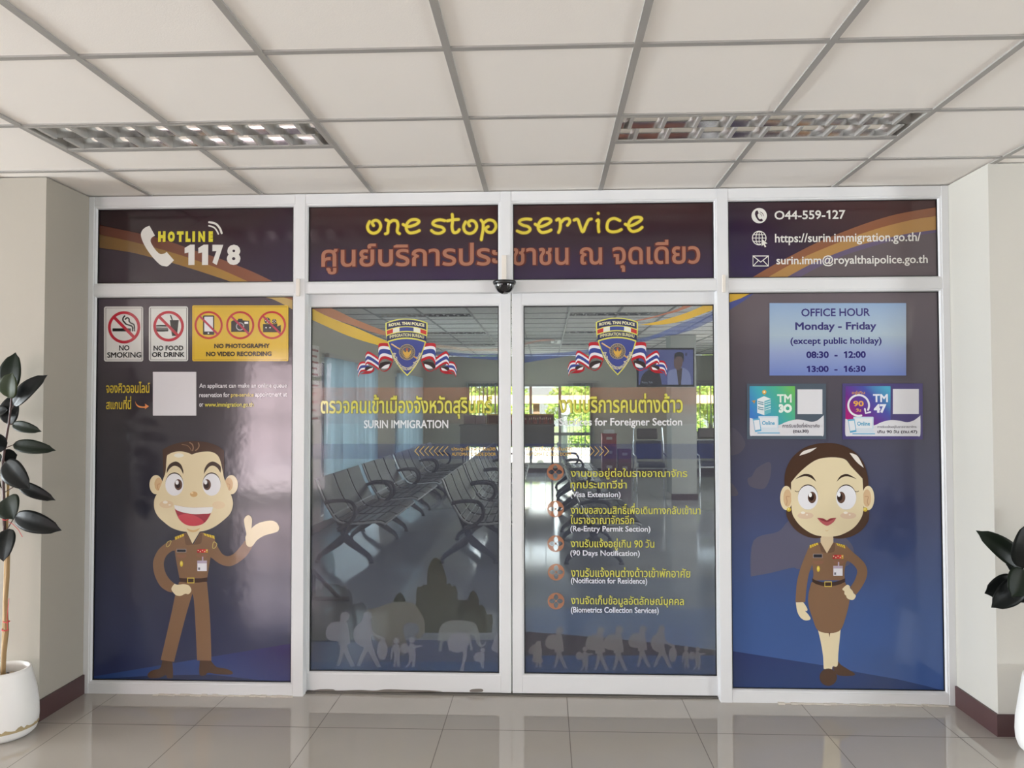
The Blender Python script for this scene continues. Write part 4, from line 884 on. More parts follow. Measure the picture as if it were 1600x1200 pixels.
# --- translucent films on the two door leaves
def seethrough(name, c, alpha):
    m = mat(name, c, .35, spec=.3, alpha=alpha); return m
DOOR_TINT = seethrough('grey_one_way_film', (78, 80, 87), .46)
EY = (206, 202, 98)
def emblem(a, dx, dy):
    E = lambda L: [(550+p[0]/9.412+dx, 490+p[1]/9.412+dy)+tuple(p[2:]) for p in L]
    mir = lambda L: [(1622-p[0], p[1])+tuple(p[2:]) for p in L]
    def ribbon(T, Bm, f):
        n = 14; T, Bm = spline(f(T), False, n), spline(f(Bm), False, n); k = min(len(T), len(Bm)); T = [T[round(i*(len(T)-1)/(k-1))] for i in range(k)]; Bm = [Bm[round(i*(len(Bm)-1)/(k-1))] for i in range(k)]
        for u, v, c in ((0, .2, (176, 44, 52)), (.2, .37, (222, 220, 224)), (.37, .65, (62, 74, 138)), (.65, .82, (222, 220, 224)), (.82, 1.0, (176, 44, 52))):
            P = [(t[0]+(b[0]-t[0])*u, t[1]+(b[1]-t[1])*u) for t, b in zip(T, Bm)] + [(t[0]+(b[0]-t[0])*v, t[1]+(b[1]-t[1])*v) for t, b in reversed(list(zip(T, Bm)))]
            a.poly(E(P), c)
    for f in (lambda L: L, mir):
        a.blob(E(f([(110, 900, 1), (200, 850), (300, 830), (310, 790, 1), (330, 800), (318, 850), (250, 885), (150, 890)])), (158, 40, 48)); a.blob(E(f([(400, 790, 1), (450, 840), (520, 820), (560, 750), (600, 700, 1), (570, 790), (500, 850), (430, 840)])), (158, 40, 48))
        ribbon([(80, 800), (115, 722), (165, 703), (215, 712)], [(95, 935), (125, 868), (190, 848), (300, 850)], f)
        a.blob(E(f([(188, 815), (220, 780), (300, 790), (312, 815), (270, 840), (220, 842)])), (58, 50, 50)); a.blob(E(f([(215, 842, 1), (260, 812), (310, 795, 1), (290, 835)])), (224, 222, 224))
        ribbon([(200, 600), (235, 556), (300, 585), (392, 650)], [(196, 770), (235, 738), (310, 770), (400, 835)], f)
        a.blob(E(f([(392, 790), (420, 730), (500, 705), (565, 715), (560, 770), (500, 805), (430, 808)])), (58, 50, 50)); a.blob(E(f([(430, 805, 1), (480, 765), (555, 740, 1), (540, 790), (490, 810)])), (224, 222, 224))
        ribbon([(388, 470), (402, 440), (460, 431), (545, 436)], [(395, 760), (430, 690), (500, 668), (610, 712)], f)
    SH = [(494, 140, 1), (580, 106), (690, 80), (805, 74), (920, 82), (1030, 106), (1112, 136, 1), (1112, 260), (1096, 380), (1060, 520), (1000, 662), (925, 795), (815, 920, 1), (700, 795), (618, 655), (550, 505), (508, 350), (494, 230)]
    a.blob(E(SH), EY); c0 = (803, 400)
    IN = [(c0[0]+(p[0]-c0[0])*.94, c0[1]+(p[1]-c0[1])*.955)+tuple(p[2:]) for p in SH]
    a.blob(E(IN), (70, 78, 138))
    par = lambda x, y0, k: y0 + k*((x-803)/290)**2
    def band(x0, x1, y0, y1, k0, k1, c): X = [x0+(x1-x0)*i/8 for i in range(9)]; a.poly(E([(x, par(x, y0, k0)) for x in X]+[(x, par(x, y1, k1)) for x in reversed(X)]), c)
    band(514, 1092, 92, 192, 52, 52, (52, 56, 88)); band(516, 1096, 262, 358, 58, 60, (52, 56, 88))
    band(514, 1098, 186, 204, 54, 54, EY); band(514, 1098, 254, 272, 58, 58, EY); band(526, 1088, 352, 374, 58, 58, EY)
    band(518, 604, 200, 256, 55, 58, (186, 60, 56)); band(604, 700, 196, 260, 55, 58, (214, 216, 200)); band(700, 908, 200, 256, 55, 58, (66, 78, 142)); band(908, 1008, 196, 260, 55, 58, (214, 216, 200)); band(1008, 1094, 200, 256, 55, 58, (186, 60, 56))
    def arc(t, x0, x1, y0, y1, k, c, b): a.text(t, 0, 0, 0, 0, c, b, warp=lambda q: E([(x0+(x1-x0)*q[0], par(x0+(x1-x0)*q[0], y1+(y0-y1)*q[1], k))])[0])
    arc('ROYAL THAI POLICE', 542, 1066, 122, 168, 36, (220, 216, 176), .04); arc('IMMIGRATION BUREAU', 556, 1060, 290, 338, 42, (206, 202, 156), .03)
    a.stroke(E([(585, 450), (640, 486), (705, 522)]), 2.0, (212, 172, 104)); a.stroke(E([(915, 632), (955, 660)]), 2.2, (200, 150, 88)); a.stroke(E([(590, 445), (660, 490)]), .7, (226, 206, 190))
    a.ell(*E([(812, 567)])[0], 12.6, 12.4, (172, 160, 128)); a.ell(*E([(812, 567)])[0], 11.8, 11.6, (104, 98, 98)); a.ring(*E([(812, 567)])[0], 8.4, 7.7, (176, 158, 116))
    for i in range(20): w = 2*PI*i/20; c = E([(812+96*math.cos(w), 567+94*math.sin(w))])[0]; a.ell(c[0], c[1], .55, .55, (176, 162, 128), 6)
    G = (206, 164, 80)
    a.blob(E([(812, 640), (775, 615), (752, 575), (757, 535, 1), (785, 570), (800, 560), (812, 535), (824, 560), (840, 570), (868, 535, 1), (872, 575), (850, 615)]), G); a.ell(*E([(812, 528)])[0], 1.4, 1.8, (196, 96, 70)); a.blob(E([(780, 505), (765, 530), (788, 522)]), (78, 84, 140)); a.blob(E([(845, 505), (860, 530), (838, 522)]), (78, 84, 140)); a.stroke(E([(770, 625), (812, 655), (855, 625)]), 1.0, G)
    path = [Vector(p) for p in spline([(604, 580), (625, 655), (680, 745), (745, 800), (815, 822), (885, 798), (945, 740), (995, 655), (1016, 580)], False, 12)]
    def along(q):
        s = q[0]*(len(path)-1); i = min(int(s), len(path)-2); p = path[i].lerp(path[i+1], s-i); t = (path[i+1]-path[i]).normalized()
        p = p + Vector((t.y, -t.x))*(q[1]*62-14); return E([tuple(p)])[0]
    a.text('สำนักงานตรวจคนเข้าเมือง', 0, 0, 0, 0, (214, 206, 170), .03, warp=along)
def person_shapes(f, c, a, which):
    b = lambda L: a.blob([f(p) for p in L], c, 4)
    def el(cx, cy, rx, ry): a.poly([f((cx+rx*math.cos(2*PI*k/20), cy+ry*math.sin(2*PI*k/20))) for k in range(20)], c)
    if which == 0:
        b([(328, 600), (335, 560), (375, 543), (412, 560), (418, 595), (405, 620), (385, 640), (398, 660), (412, 740), (427, 858, 1), (390, 866, 1), (420, 960), (474, 1082, 1), (432, 1086, 1), (395, 1010), (364, 945, 1), (340, 1020), (318, 1080, 1), (288, 1076, 1), (318, 965), (326, 875, 1), (304, 872, 1), (302, 838), (245, 830), (205, 812), (183, 768), (196, 700), (240, 652), (300, 640), (322, 650)])
    elif which == 1:
        b([(552, 600), (562, 555), (598, 542), (634, 560), (638, 595), (622, 625), (636, 660), (648, 735), (700, 772), (768, 798, 1), (766, 832, 1), (700, 805), (642, 772), (638, 845), (690, 1000), (735, 1090, 1), (690, 1092, 1), (640, 1000), (600, 928, 1), (560, 1000), (524, 1082, 1), (488, 1080, 1), (520, 990), (560, 895), (535, 886), (480, 845), (455, 770), (470, 700), (512, 660), (530, 650)])
        el(742, 920, 52, 98)
    elif which == 2:
        el(880, 828, 29, 32); b([(866, 862), (895, 862), (916, 895), (918, 935), (912, 1000), (920, 1085, 1), (892, 1088, 1), (882, 1030), (874, 1086, 1), (848, 1086, 1), (860, 1010), (852, 930), (836, 1006), (822, 1006), (836, 900)])
    elif which == 3:
        el(1034, 820, 29, 31); b([(1012, 858), (1052, 858), (1066, 874), (1120, 872), (1136, 886), (1070, 906), (1074, 980), (1062, 1090, 1), (1034, 1090, 1), (1034, 1030), (1000, 1085), (966, 1090), (1000, 1046), (1008, 985), (996, 940)]); el(962, 905, 42, 52)
def door_film(ix, dx, dy, label, left):
    a = film(DY, ix, DZ); full(a, ix, DZ, DOOR_TINT)
    x0, x1 = (482, 784) if left else (814, 1120)
    a.rect(x0, 605.5, x1, 632, (184, 124, 90, .30)); a.rect(x0, 632, x1, 646, (168, 116, 86, .18)); a.rect(x0, 646, x1, 662, (150, 110, 90, .10)); a.rect(x0, 693.5, x1, 717, (62, 72, 122, .34))
    if left:
        D = lambda L: Z(480, 470, 10, L); D2 = lambda L: Z(630, 470, 10, L)
        a.poly(spline(D([(0, 0, 1), (300, 88, 1), (480, 160), (700, 268), (900, 350), (1100, 430), (1400, 545, 1), (1400, 600, 1), (1240, 548), (1100, 515), (900, 450), (700, 378), (540, 328), (300, 235), (0, 80, 1)])), (164, 116, 88, .82))
        a.poly(spline(D([(0, 80, 1), (150, 160), (300, 235), (500, 320), (700, 395), (900, 480), (1100, 570), (1400, 690, 1), (1400, 780, 1), (1120, 697), (900, 636), (700, 570), (500, 490), (300, 400), (0, 262, 1)])), (204, 172, 66, .9))
        a.poly(spline(D2([(350, 670, 1), (600, 690), (900, 735), (1200, 750), (1540, 740, 1), (1540, 790, 1), (1200, 785), (900, 775), (650, 740), (350, 730, 1)])), (196, 170, 140, .34))
        a.poly(spline(D2([(350, 800, 1), (700, 800), (1100, 830), (1540, 825, 1), (1540, 930, 1), (1100, 900), (700, 850), (350, 830, 1)])), (64, 84, 146, .5))
    else:
        D = lambda L: Z(960, 470, 10, L); D1 = lambda L: Z(810, 470, 10, L)
        a.poly(spline(D([(-300, 420, 1), (360, 298), (700, 220), (1000, 120), (1115, 50, 1), (1290, 50, 1), (1000, 165), (780, 218), (500, 292), (-300, 440, 1)])), (172, 112, 88, .75))
        a.poly(spline(D([(380, 378, 1), (600, 340), (800, 290), (1000, 230), (1200, 160), (1450, 45, 1), (1640, 45, 1), (1640, 105, 1), (1400, 195), (1200, 270), (1000, 330), (800, 365), (600, 380)])), (208, 170, 62, .9))
        a.poly(spline(D([(-200, 700, 1), (380, 590), (600, 540), (800, 460), (1000, 370), (1300, 260), (1640, 130, 1), (1640, 260, 1), (1300, 420), (1000, 520), (800, 548), (600, 600), (380, 655), (-200, 780, 1)])), (60, 84, 156, .5))
        a.poly(spline(D1([(0, 830, 1), (500, 820), (900, 785), (1400, 720, 1), (1400, 790, 1), (900, 850), (500, 905), (0, 985, 1)])), (60, 84, 156, .5))
        a.poly(spline(D1([(0, 690, 1), (200, 640), (400, 600), (580, 615), (300, 640), (0, 720, 1)])), (196, 120, 90, .3))
    a.rect(x0, 717, x1, 1062, (92, 100, 122, .10 if left else .15)); a.rect(x0, 830, x1, 1062, (92, 102, 124, .12))
    # the lower picture: temples, elephants and travellers
    OL_ = (58, 56, 42, .52); PL = (132, 134, 146, .52)
    if left:
        a.rect(x0, 1000, x1, 1060, (58, 66, 104, .45)); a.rect(x0, 1034, x1, 1060, (66, 92, 134, .35))
        a.rect(x0, 885, x1, 1001, (92, 98, 122, .12))
        T = lambda p: (620+p[0]/6, 860+p[1]/6)+tuple(p[2:])
        a.poly([T(p) for p in [(345, 72), (318, 105), (296, 160), (284, 230), (285, 320), (262, 326), (253, 303), (244, 330), (214, 345), (200, 333), (185, 370), (180, 430), (184, 470), (175, 512), (200, 560), (240, 620), (262, 670), (262, 772), (890, 772), (902, 650), (892, 598), (845, 600), (825, 540), (805, 515), (792, 505), (785, 516), (770, 510), (768, 450), (745, 400), (715, 372), (690, 395), (670, 440), (672, 478), (655, 448), (648, 466), (600, 464), (572, 462), (568, 440), (571, 390), (545, 323), (520, 342), (495, 303), (465, 322), (468, 270), (450, 200), (430, 140), (405, 88), (370, 68)]], OL_)
        U = lambda p: (480+p[0]/6.32, 870+p[1]/6.32)+tuple(p[2:])
        a.poly([U(p) for p in [(30, 840), (30, 340), (90, 330), (112, 288), (135, 330), (165, 262), (300, 270), (345, 300), (375, 285), (392, 330), (418, 318), (445, 390), (448, 470), (500, 462), (545, 445), (582, 490), (582, 525), (640, 505), (640, 840)]], (60, 58, 46, .26))
        a.blob([U(p) for p in [(848, 446, 1), (880, 380), (915, 352), (950, 380), (974, 444, 1)]], (46, 44, 34, .62))
        a.poly(spline([U(p) for p in [(588, 522, 1), (700, 500), (800, 462), (900, 445), (1010, 448), (1060, 470), (1110, 530), (1150, 610), (1165, 690), (1150, 760), (1110, 802), (1070, 795), (1058, 760, 1), (1090, 765), (1105, 725), (1090, 672), (1030, 650), (975, 660), (950, 700), (960, 790), (985, 860), (960, 970, 1), (900, 975, 1), (880, 880), (790, 900), (800, 975, 1), (735, 975, 1), (720, 860), (660, 800), (620, 700)]], True, 4), (104, 102, 92, .5))
        for wch in range(4): person_shapes(U, PL, a, wch)
        V = lambda p: (620+p[0]/6, 860+p[1]/6)+tuple(p[2:])
        a.poly(spline([V(p) for p in [(398, 745), (425, 695), (490, 660), (600, 655), (700, 668), (745, 700), (772, 775), (782, 850), (808, 888), (828, 850, 1), (836, 860), (822, 893), (790, 908), (755, 880), (730, 820), (700, 785), (688, 800), (700, 870), (718, 930, 1), (690, 932), (660, 860), (500, 860), (510, 930), (488, 940), (470, 850), (430, 870), (424, 940, 1), (392, 940), (405, 850), (385, 850)]], True, 4), (132, 138, 140, .42))
        a.blob([V(p) for p in [(480, 850), (520, 790), (600, 770), (660, 790), (682, 850), (660, 920), (655, 1000), (636, 1060), (625, 1130), (590, 1130), (612, 1050), (618, 950), (560, 960), (500, 930)]], PL); a.ell(*V((806, 934)), 3.8, 3.4, PL); a.blob([V(p) for p in [(720, 1000), (745, 960), (800, 950), (822, 975), (820, 1020), (840, 1030), (815, 1040), (818, 1100), (795, 1100), (780, 1050), (740, 1040)]], PL); a.blob([V(p) for p in [(885, 920), (905, 860), (920, 800), (950, 770), (975, 770), (975, 950), (920, 950)]], PL)
    else:
        a.poly([(812, 986.5), (880, 991), (960, 998), (1050, 1007), (1122, 1016), (1122, 1062), (812, 1062)], (62, 54, 66, .62)); a.rect(x0, 1024, x1, 1062, (66, 92, 138, .4))
        a.poly([(812, 900), (1122, 900), (1122, 1015), (960, 997), (812, 986)], (88, 108, 140, .16)); a.poly([(812, 950), (1122, 950), (1122, 1015), (960, 997), (812, 986)], (78, 106, 156, .22))
        PR = (122, 120, 122, .55)
        def place(which, hx, hy, sc):   # head position in the photograph, size
            h = {0: (375, 590), 1: (598, 590), 2: (880, 828), 3: (1034, 820)}[which]; f = lambda p: (hx+(p[0]-h[0])/6.32*sc, hy+(p[1]-h[1])/6.32*sc)+tuple(p[2:]); person_shapes(f, PR, a, which)
        place(0, 1005, 983, .76); place(1, 1034, 983, .76); place(2, 1072, 1013, .76); place(3, 1090, 1014, .76); place(0, 875, 985, .76); place(2, 841, 1006, .9); place(3, 914, 1014, .8)
        place(0, 939, 985, .8); place(0, 968, 984, .82)
        b_ = lambda L: a.blob(Z(815, 950, 10.32, L), PR, 4)
        b_([(110, 680), (160, 610), (230, 570), (250, 530), (310, 540), (310, 600), (330, 690), (310, 760), (340, 870), (170, 860), (190, 760), (120, 730)])
    root = a.root('translucent_door_film', label, 'window film', 'translucent films on the door leaves')
    if left: a.part('travellers_picture') if a.mb.v else None
    emblem(a, dx, dy); a.part('shield_emblem')
    ty = (210, 206, 98); tw = (222, 222, 224); td = (64, 60, 40)
    if left:
        a.text('ตรวจคนเข้าเมืองจังหวัดสุรินทร์', 501.5, 616.5, 769, 654.5, (110, 104, 40), .04); a.line('ตรวจคนเข้าเมืองจังหวัดสุรินทร์', 501.5, 616.5, 769, 654.5, ty, .016); a.line('SURIN IMMIGRATION', 569, 656.3, 700.6, 669.2, tw, .02)
        a.line('ประตูเลื่อนอัตโนมัติ', 706, 696.8, 774, 705.2, (200, 160, 78), .01); a.line('AUTOMATIC SLIDE DOOR', 706, 707, 775, 712, (200, 160, 78), .01)
        a.part('lettering')
        for i in range(7): x = 648.3+7.55*i; a.stroke([(x+6.5, 697.6), (x, 704.6), (x+6.5, 711.6)], 1.0, (206, 170, 88), smooth=False)
        a.part('chevrons')
    else:
        a.text('งานบริการคนต่างด้าว', 873, 614.8, 1066.5, 645.2, (110, 104, 40), .04); a.line('งานบริการคนต่างด้าว', 873, 614.8, 1066.5, 645.2, ty, .016); a.line('Services for Foreigner Section', 873.5, 653, 1065.6, 668.6, tw, .02)
        a.line('ประตูเลื่อนอัตโนมัติ', 822, 696.8, 893, 705.2, (200, 160, 78), .01); a.line('AUTOMATIC SLIDE DOOR', 822, 707, 893, 712, (200, 160, 78), .01); a.part('lettering')
        rows = [('งานขออยู่ต่อในราชอาณาจักร', 891.5, 731.5, 1073.5, 749), ('ทุกประเภทวีซ่า', 891.5, 749, 979, 767), ('งานขอสงวนสิทธิ์เพื่อเดินทางกลับเข้ามา', 891.5, 786, 1094, 803), ('ในราชอาณาจักรอีก', 891.5, 804, 990.5, 818.5), ('งานรับแจ้งอยู่เกิน 90 วัน', 891.5, 841, 1022, 859.3), ('งานรับแจ้งคนต่างด้าวเข้าพักอาศัย', 892, 886, 1078, 901.6), ('งานจัดเก็บข้อมูลอัตลักษณ์บุคคล', 892, 930, 1068, 948.5)]
        for t in rows: a.line(*t, (200, 195, 82), .010)
        for t in [('(Visa Extension)', 891, 768, 969.5, 779), ('(Re-Entry Permit Section)', 891, 821.5, 1016, 833), ('(90 Days Notification)', 891, 859.5, 999.5, 870.6), ('(Notification for Residence)', 892, 902.5, 1011, 914), ('(Biometrics Collection Services)', 892, 948, 1029, 960)]: a.line(*t, (214, 214, 222), .018)
        for i in range(7): x = 951-7.55*i; a.stroke([(x-6.5, 697.6), (x, 704.6), (x-6.5, 711.6)], 1.0, (206, 170, 88) if i < 4 else (206, 180, 110, .5), smooth=False)
        a.part('chevrons')
        for cx, cy in ((867.6, 737.5), (868, 795), (868.3, 849), (869, 893.5), (868.8, 938.6)):
            OR = (170, 114, 84, .8); n = 64; P = []
            for k in range(n): w = 2*PI*k/n; P.append((cx+13*math.cos(w), cy+13*math.sin(w)))
            for k in range(n):
                w = 2*PI*k/n; u = (w+PI/4) % (PI/2)-PI/4; r = 10.9*(1-min(1, abs(u)/.74)**1.25*.52); P.append((cx+r*math.cos(w), cy+r*math.sin(w)))
            a._put(P, [(k, (k+1) % n, n+(k+1) % n, n+k) for k in range(n)], a.m(OR)); a.ell(cx, cy, 1.7, 1.7, OR)
            for i in range(4): w = PI/4+i*PI/2; a.stroke([(cx+5.2*math.cos(w), cy+5.2*math.sin(w)), (cx+2.6*math.cos(w), cy+2.6*math.sin(w))], .6, OR, smooth=False)
            a.part('bullet_mark')
    return root
door_film(DL, 0, 0, 'grey see-through film with shield emblem and travellers on the left door leaf', True)
door_film(DR, 328.5, -1.3, 'grey see-through film with shield emblem and list of services on the right door leaf', False)

# ================================================================ PLANTS IN FRONT OF THE PARTITION
LEAF = mat('dark_rubber_leaf', (19, 28, 18), .42, spec=.16); LEAF_B = mat('black_green_leaf', (15, 18, 17), .40, spec=.16); LEAF_G = mat('olive_leaf', (36, 44, 20), .5, spec=.15)
STEM = mat('dark_red_stem', (66, 42, 38), .5); BARK = mat('tan_stem', (150, 122, 82), .7, bump=(60, .5)); STAKE = mat('bamboo_stake', (172, 142, 92), .6); STRING = mat('red_string', (196, 60, 66), .6)
POT = mat('white_ceramic_pot', (232, 231, 228), .45, bump=(30, .05)); SOIL = mat('dark_soil', (44, 34, 28), .95, bump=(50, 1, .02)); STAIN = mat('brown_waterline_stain', (168, 150, 112), .7)
def at(px, py, Y): x, z = pt(px, py, Y); return Vector((x, Y, z))
def leaf(root, b, t, Y0, Y1, wpx, m, fold=.22, droop=.10, face=(0, -1, .25)):
    """a pointed oval leaf from photograph point b to t, at depths Y0 and Y1, wpx pixels broad"""
    B0, T0 = at(*b, Y0), at(*t, Y1); u = T0-B0; L = u.length; d = (B0-CO).length; hw = wpx/F_PX*d/2
    uu = u.normalized(); w = uu.cross(Vector(face)).normalized(); n = w.cross(uu).normalized()
    if n.y > 0: n = -n
    N, K = 14, 4; V, Fc = [], []
    for i in range(N+1):
        s = i/N; hwid = hw*(math.sin(PI*min(1, s*1.0)**.85)**.62 if 0 < s < 1 else 0)
        if s > .9: hwid *= (1-s)/.1*.75+.1
        c = B0+u*s + n*(-droop*L*(s*s) + droop*L*.6*math.sin(PI*s))
        for k in range(-K, K+1):
            q = k/K; V.append(c + w*hwid*q + n*(fold*hwid*(abs(q)-.3*q*q) + .012*L*math.sin(s*34)*abs(q)*(1-abs(q))))
    R = 2*K+1
    for i in range(N):
        for k in range(2*K): Fc.append((i*R+k, i*R+k+1, (i+1)*R+k+1, (i+1)*R+k))
    mb = MB(); mb.add(V, Fc, m, True); o = mb.obj('leaf', root)
    so = o.modifiers.new('thickness', 'SOLIDIFY'); so.thickness = .0016
    return o
def pot(root, rim, belly, h):
    m = MB(); p = [(0, 0), (belly*.66, 0), (belly*.82, .006), (belly*.93, .022), (belly*.985, .05), (belly, .085), (belly*.985, .14), (belly*.93, .2), (rim*1.04, h-.012), (rim*1.02, h), (rim*.93, h), (rim*.90, h-.02), (rim*.92, h-.05), (rim*.95, h-.075), (0, h-.075)]
    m.lathe((0, 0, 0), p, POT, 56); o = m.obj('pot', root)
    m = MB(); n = 72; r = random.Random(3); V = []
    for k in range(n):
        a = 2*PI*k/n; z = .052; V += [((belly*.988+.0006)*math.cos(a), (belly*.988+.0006)*math.sin(a), z-.006), ((belly*.995+.0006)*math.cos(a), (belly*.995+.0006)*math.sin(a), z+.004+.014*r.random()**2)]
    if rim < .12: m.add(V, [(2*k, 2*((k+1) % n), 2*((k+1) % n)+1, 2*k+1) for k in range(n)], STAIN, True); m.obj('waterline_stain', root)
    m = MB(); r = random.Random(5)
    m.lathe((0, 0, h-.06), [(0, .006), (rim*.4, .004), (rim*.88, 0)], SOIL, 24); m.obj('soil', root)
    m = MB()
    for i in range(46):
        a, q = r.random()*2*PI, rim*.82*r.random()**.5; s = .007+.008*r.random(); c = (q*math.cos(a), q*math.sin(a), h-.056+.004)
        m.lathe(c, [(0, s*.7), (s*.7, s*.45), (s, 0), (s*.6, -s*.5)], [mat('pale_pebble', (196, 180, 160), .8), mat('dark_husk', (56, 34, 32), .8)][i % 2], 7)
    o = m.obj('pebbles', root); o['kind'] = 'stuff'
root = empty('potted_rubber_plant', (-2.513, -.525, 0), 'tall rubber plant tied to a stake in white pot by the left wall pier', 'plant', 'potted rubber plants beside the partition'); pot(root, .112, .150, .306); root = world_child(root)
Yp = -.525
TR = lambda L: [at(x, y, Yp+(q[0] if q else 0)) for x, y, *q in L]
m = MB(); m.tube(TR([(4, 1075), (6, 1020), (10, 985), (8.5, 940), (11.5, 900), (12.5, 865), (12, 835)]), [.0105, .011, .0115, .0098, .0098, .009, .008], BARK, 10); m.obj('trunk', root)
m = MB(); m.tube(TR([(7, 835), (6.5, 800), (5, 750), (4.5, 720), (8, 695), (14, 660), (18, 625), (19, 590)]), [.0075, .007, .0065, .006, .0055, .005, .0045, .003], STEM, 8); m.obj('stem', root)
m = MB(); m.tube(TR([(3, 1072, .02), (12.5, 753, .02)]), .0062, STAKE, 8); m.obj('stake', root)
m = MB()
for c in ((9, 812), (9.5, 830), (8, 985), (10, 972)): m.tube(TR([(c[0]-5, c[1], -.014), (c[0], c[1]+1, -.02), (c[0]+5, c[1]-1, -.014), (c[0]+5, c[1]-2, .014), (c[0]-5, c[1]-2, .014), (c[0]-5, c[1], -.014)]), .0022, STRING, 6)
m.tube(TR([(13, 815, -.02), (20, 819, -.03), (29, 828, -.035), (35, 839, -.035)]), .0013, STRING, 6); m.tube(TR([(12, 985, -.02), (11, 965, -.03), (14, 935, -.03)]), .0013, STRING, 6); m.obj('string', root)
for b, t, y0, y1, w, mm in [((17, 612), (20, 550), .03, .03, 31, LEAF), ((14, 622), (16, 583), -.02, -.06, 29, LEAF_G), ((21, 634), (68, 585), .0, -.03, 24, LEAF_B), ((14, 664), (20, 616), .03, .02, 28, LEAF_B), ((19, 663), (61, 673), 0, -.04, 14.5, LEAF), ((20, 695), (83, 702.5), 0, -.02, 18.5, LEAF), ((10, 700), (-30, 682), 0, -.06, 26, LEAF_B), ((4, 716), (27, 710), .02, .05, 20, LEAF_B), ((8, 721), (42, 762), -.02, -.08, 30, LEAF_B), ((28, 756), (83, 781), .02, .0, 17, LEAF_B), ((12, 776), (18, 810), -.03, -.10, 34, LEAF), ((23, 806), (91, 828), 0, -.04, 27, LEAF_B), ((14, 826), (2, 876), -.03, -.1, 30, LEAF_B), ((2, 760), (-50, 745), 0, 0, 24, LEAF), ((3, 800), (-48, 820), 0, 0, 26, LEAF_B), ((12, 640), (-18, 648), 0, .02, 16, LEAF_B), ((5, 715), (-40, 725), 0, .03, 22, LEAF)]:
    leaf(root, b, t, Yp+y0, Yp+y1, w, mm)
m = MB()
for a, b in [((6, 836), (23, 807)), ((6, 770), (29, 756)), ((5, 722), (8, 720)), ((8, 700), (21, 695)), ((14, 664), (20, 663)), ((6, 765), (0, 760)), ((6, 790), (12, 777)), ((18, 640), (22, 633)), ((6.5, 800), (2, 800)), ((5, 745), (-2, 742))]: m.tube(TR([a, b]), .0022, STEM, 6)
m.obj('leaf_stalks', root)

Yq = -.56
root = empty('potted_rubber_plant', (2.225, Yq, 0), 'leafy rubber plant in white pot by the right wall pier', 'plant', 'potted rubber plants beside the partition'); pot(root, .135, .172, .335); root = world_child(root)
TR = lambda L: [at(x, y, Yq+(q[0] if q else 0)) for x, y, *q in L]
m = MB(); m.tube(TR([(1642, 1062), (1638, 1010), (1632, 960), (1618, 915), (1603, 888), (1600, 870)]), [.011, .011, .0105, .0085, .006, .004], BARK, 10); m.obj('trunk', root)
for b, t, y0, y1, w, mm in [((1599, 886), (1531.5, 829.5), 0, -.03, 29, LEAF_G if False else LEAF), ((1601, 888), (1612, 818), -.06, -.12, 48, LEAF_B), ((1600, 884), (1572.5, 881.5), .04, .05, 26, LEAF_B), ((1599, 889), (1584.5, 932), -.05, -.11, 34, LEAF), ((1592, 908), (1541.5, 927), .02, .0, 31, LEAF_B), ((1596, 908), (1553, 949), -.02, -.07, 31, LEAF_B), ((1606, 915), (1592, 942), .03, .03, 24, LEAF_B), ((1606, 888), (1660, 850), 0, 0, 40, LEAF), ((1610, 900), (1672, 930), 0, -.05, 42, LEAF_B), ((1604, 880), (1640, 800), 0, .03, 40, LEAF_B), ((1620, 930), (1640, 975), -.05, -.1, 34, LEAF)]:
    leaf(root, b, t, Yq+y0, Yq+y1, w, mm)

# ================================================================ THE WAITING ROOM BEHIND THE DOORS
VINYL = mat('black_padded_vinyl', (30, 29, 28), .42, spec=.35); DARK = mat('dark_grey_metal', (66, 66, 70), .3, metal=.6); EDGE = mat('bright_edge_piping', (206, 208, 208), .3, metal=.35)
PROF = [(-.240, .822), (-.225, .80), (-.188, .70), (-.142, .60), (-.095, .52), (-.052, .456), (-.008, .418), (.05, .402), (.12, .399), (.20, .402), (.28, .411), (.35, .418), (.405, .412), (.435, .392)]
PR = [Vector(p) for p in spline(PROF, False, 4)]
def ribbon_solid(mb, i0, i1, y0, y1, o0, o1, m, smooth=True):
    pts = []
    for i in range(i0, i1+1):
        t = (PR[min(i+1, len(PR)-1)]-PR[max(i-1, 0)]).normalized(); pts.append((PR[i], Vector((-t.y, t.x))*-1))
    up = [p-n*-1*o1*-1 if False else p+Vector((-n.x, -n.y))*o1 for p, n in pts]; lo = [p+Vector((-n.x, -n.y))*o0 for p, n in pts]
    poly = [tuple(p) for p in up]+[tuple(p) for p in reversed(lo)]
    mb.prism(poly, y0, y1, m, 'XZ')
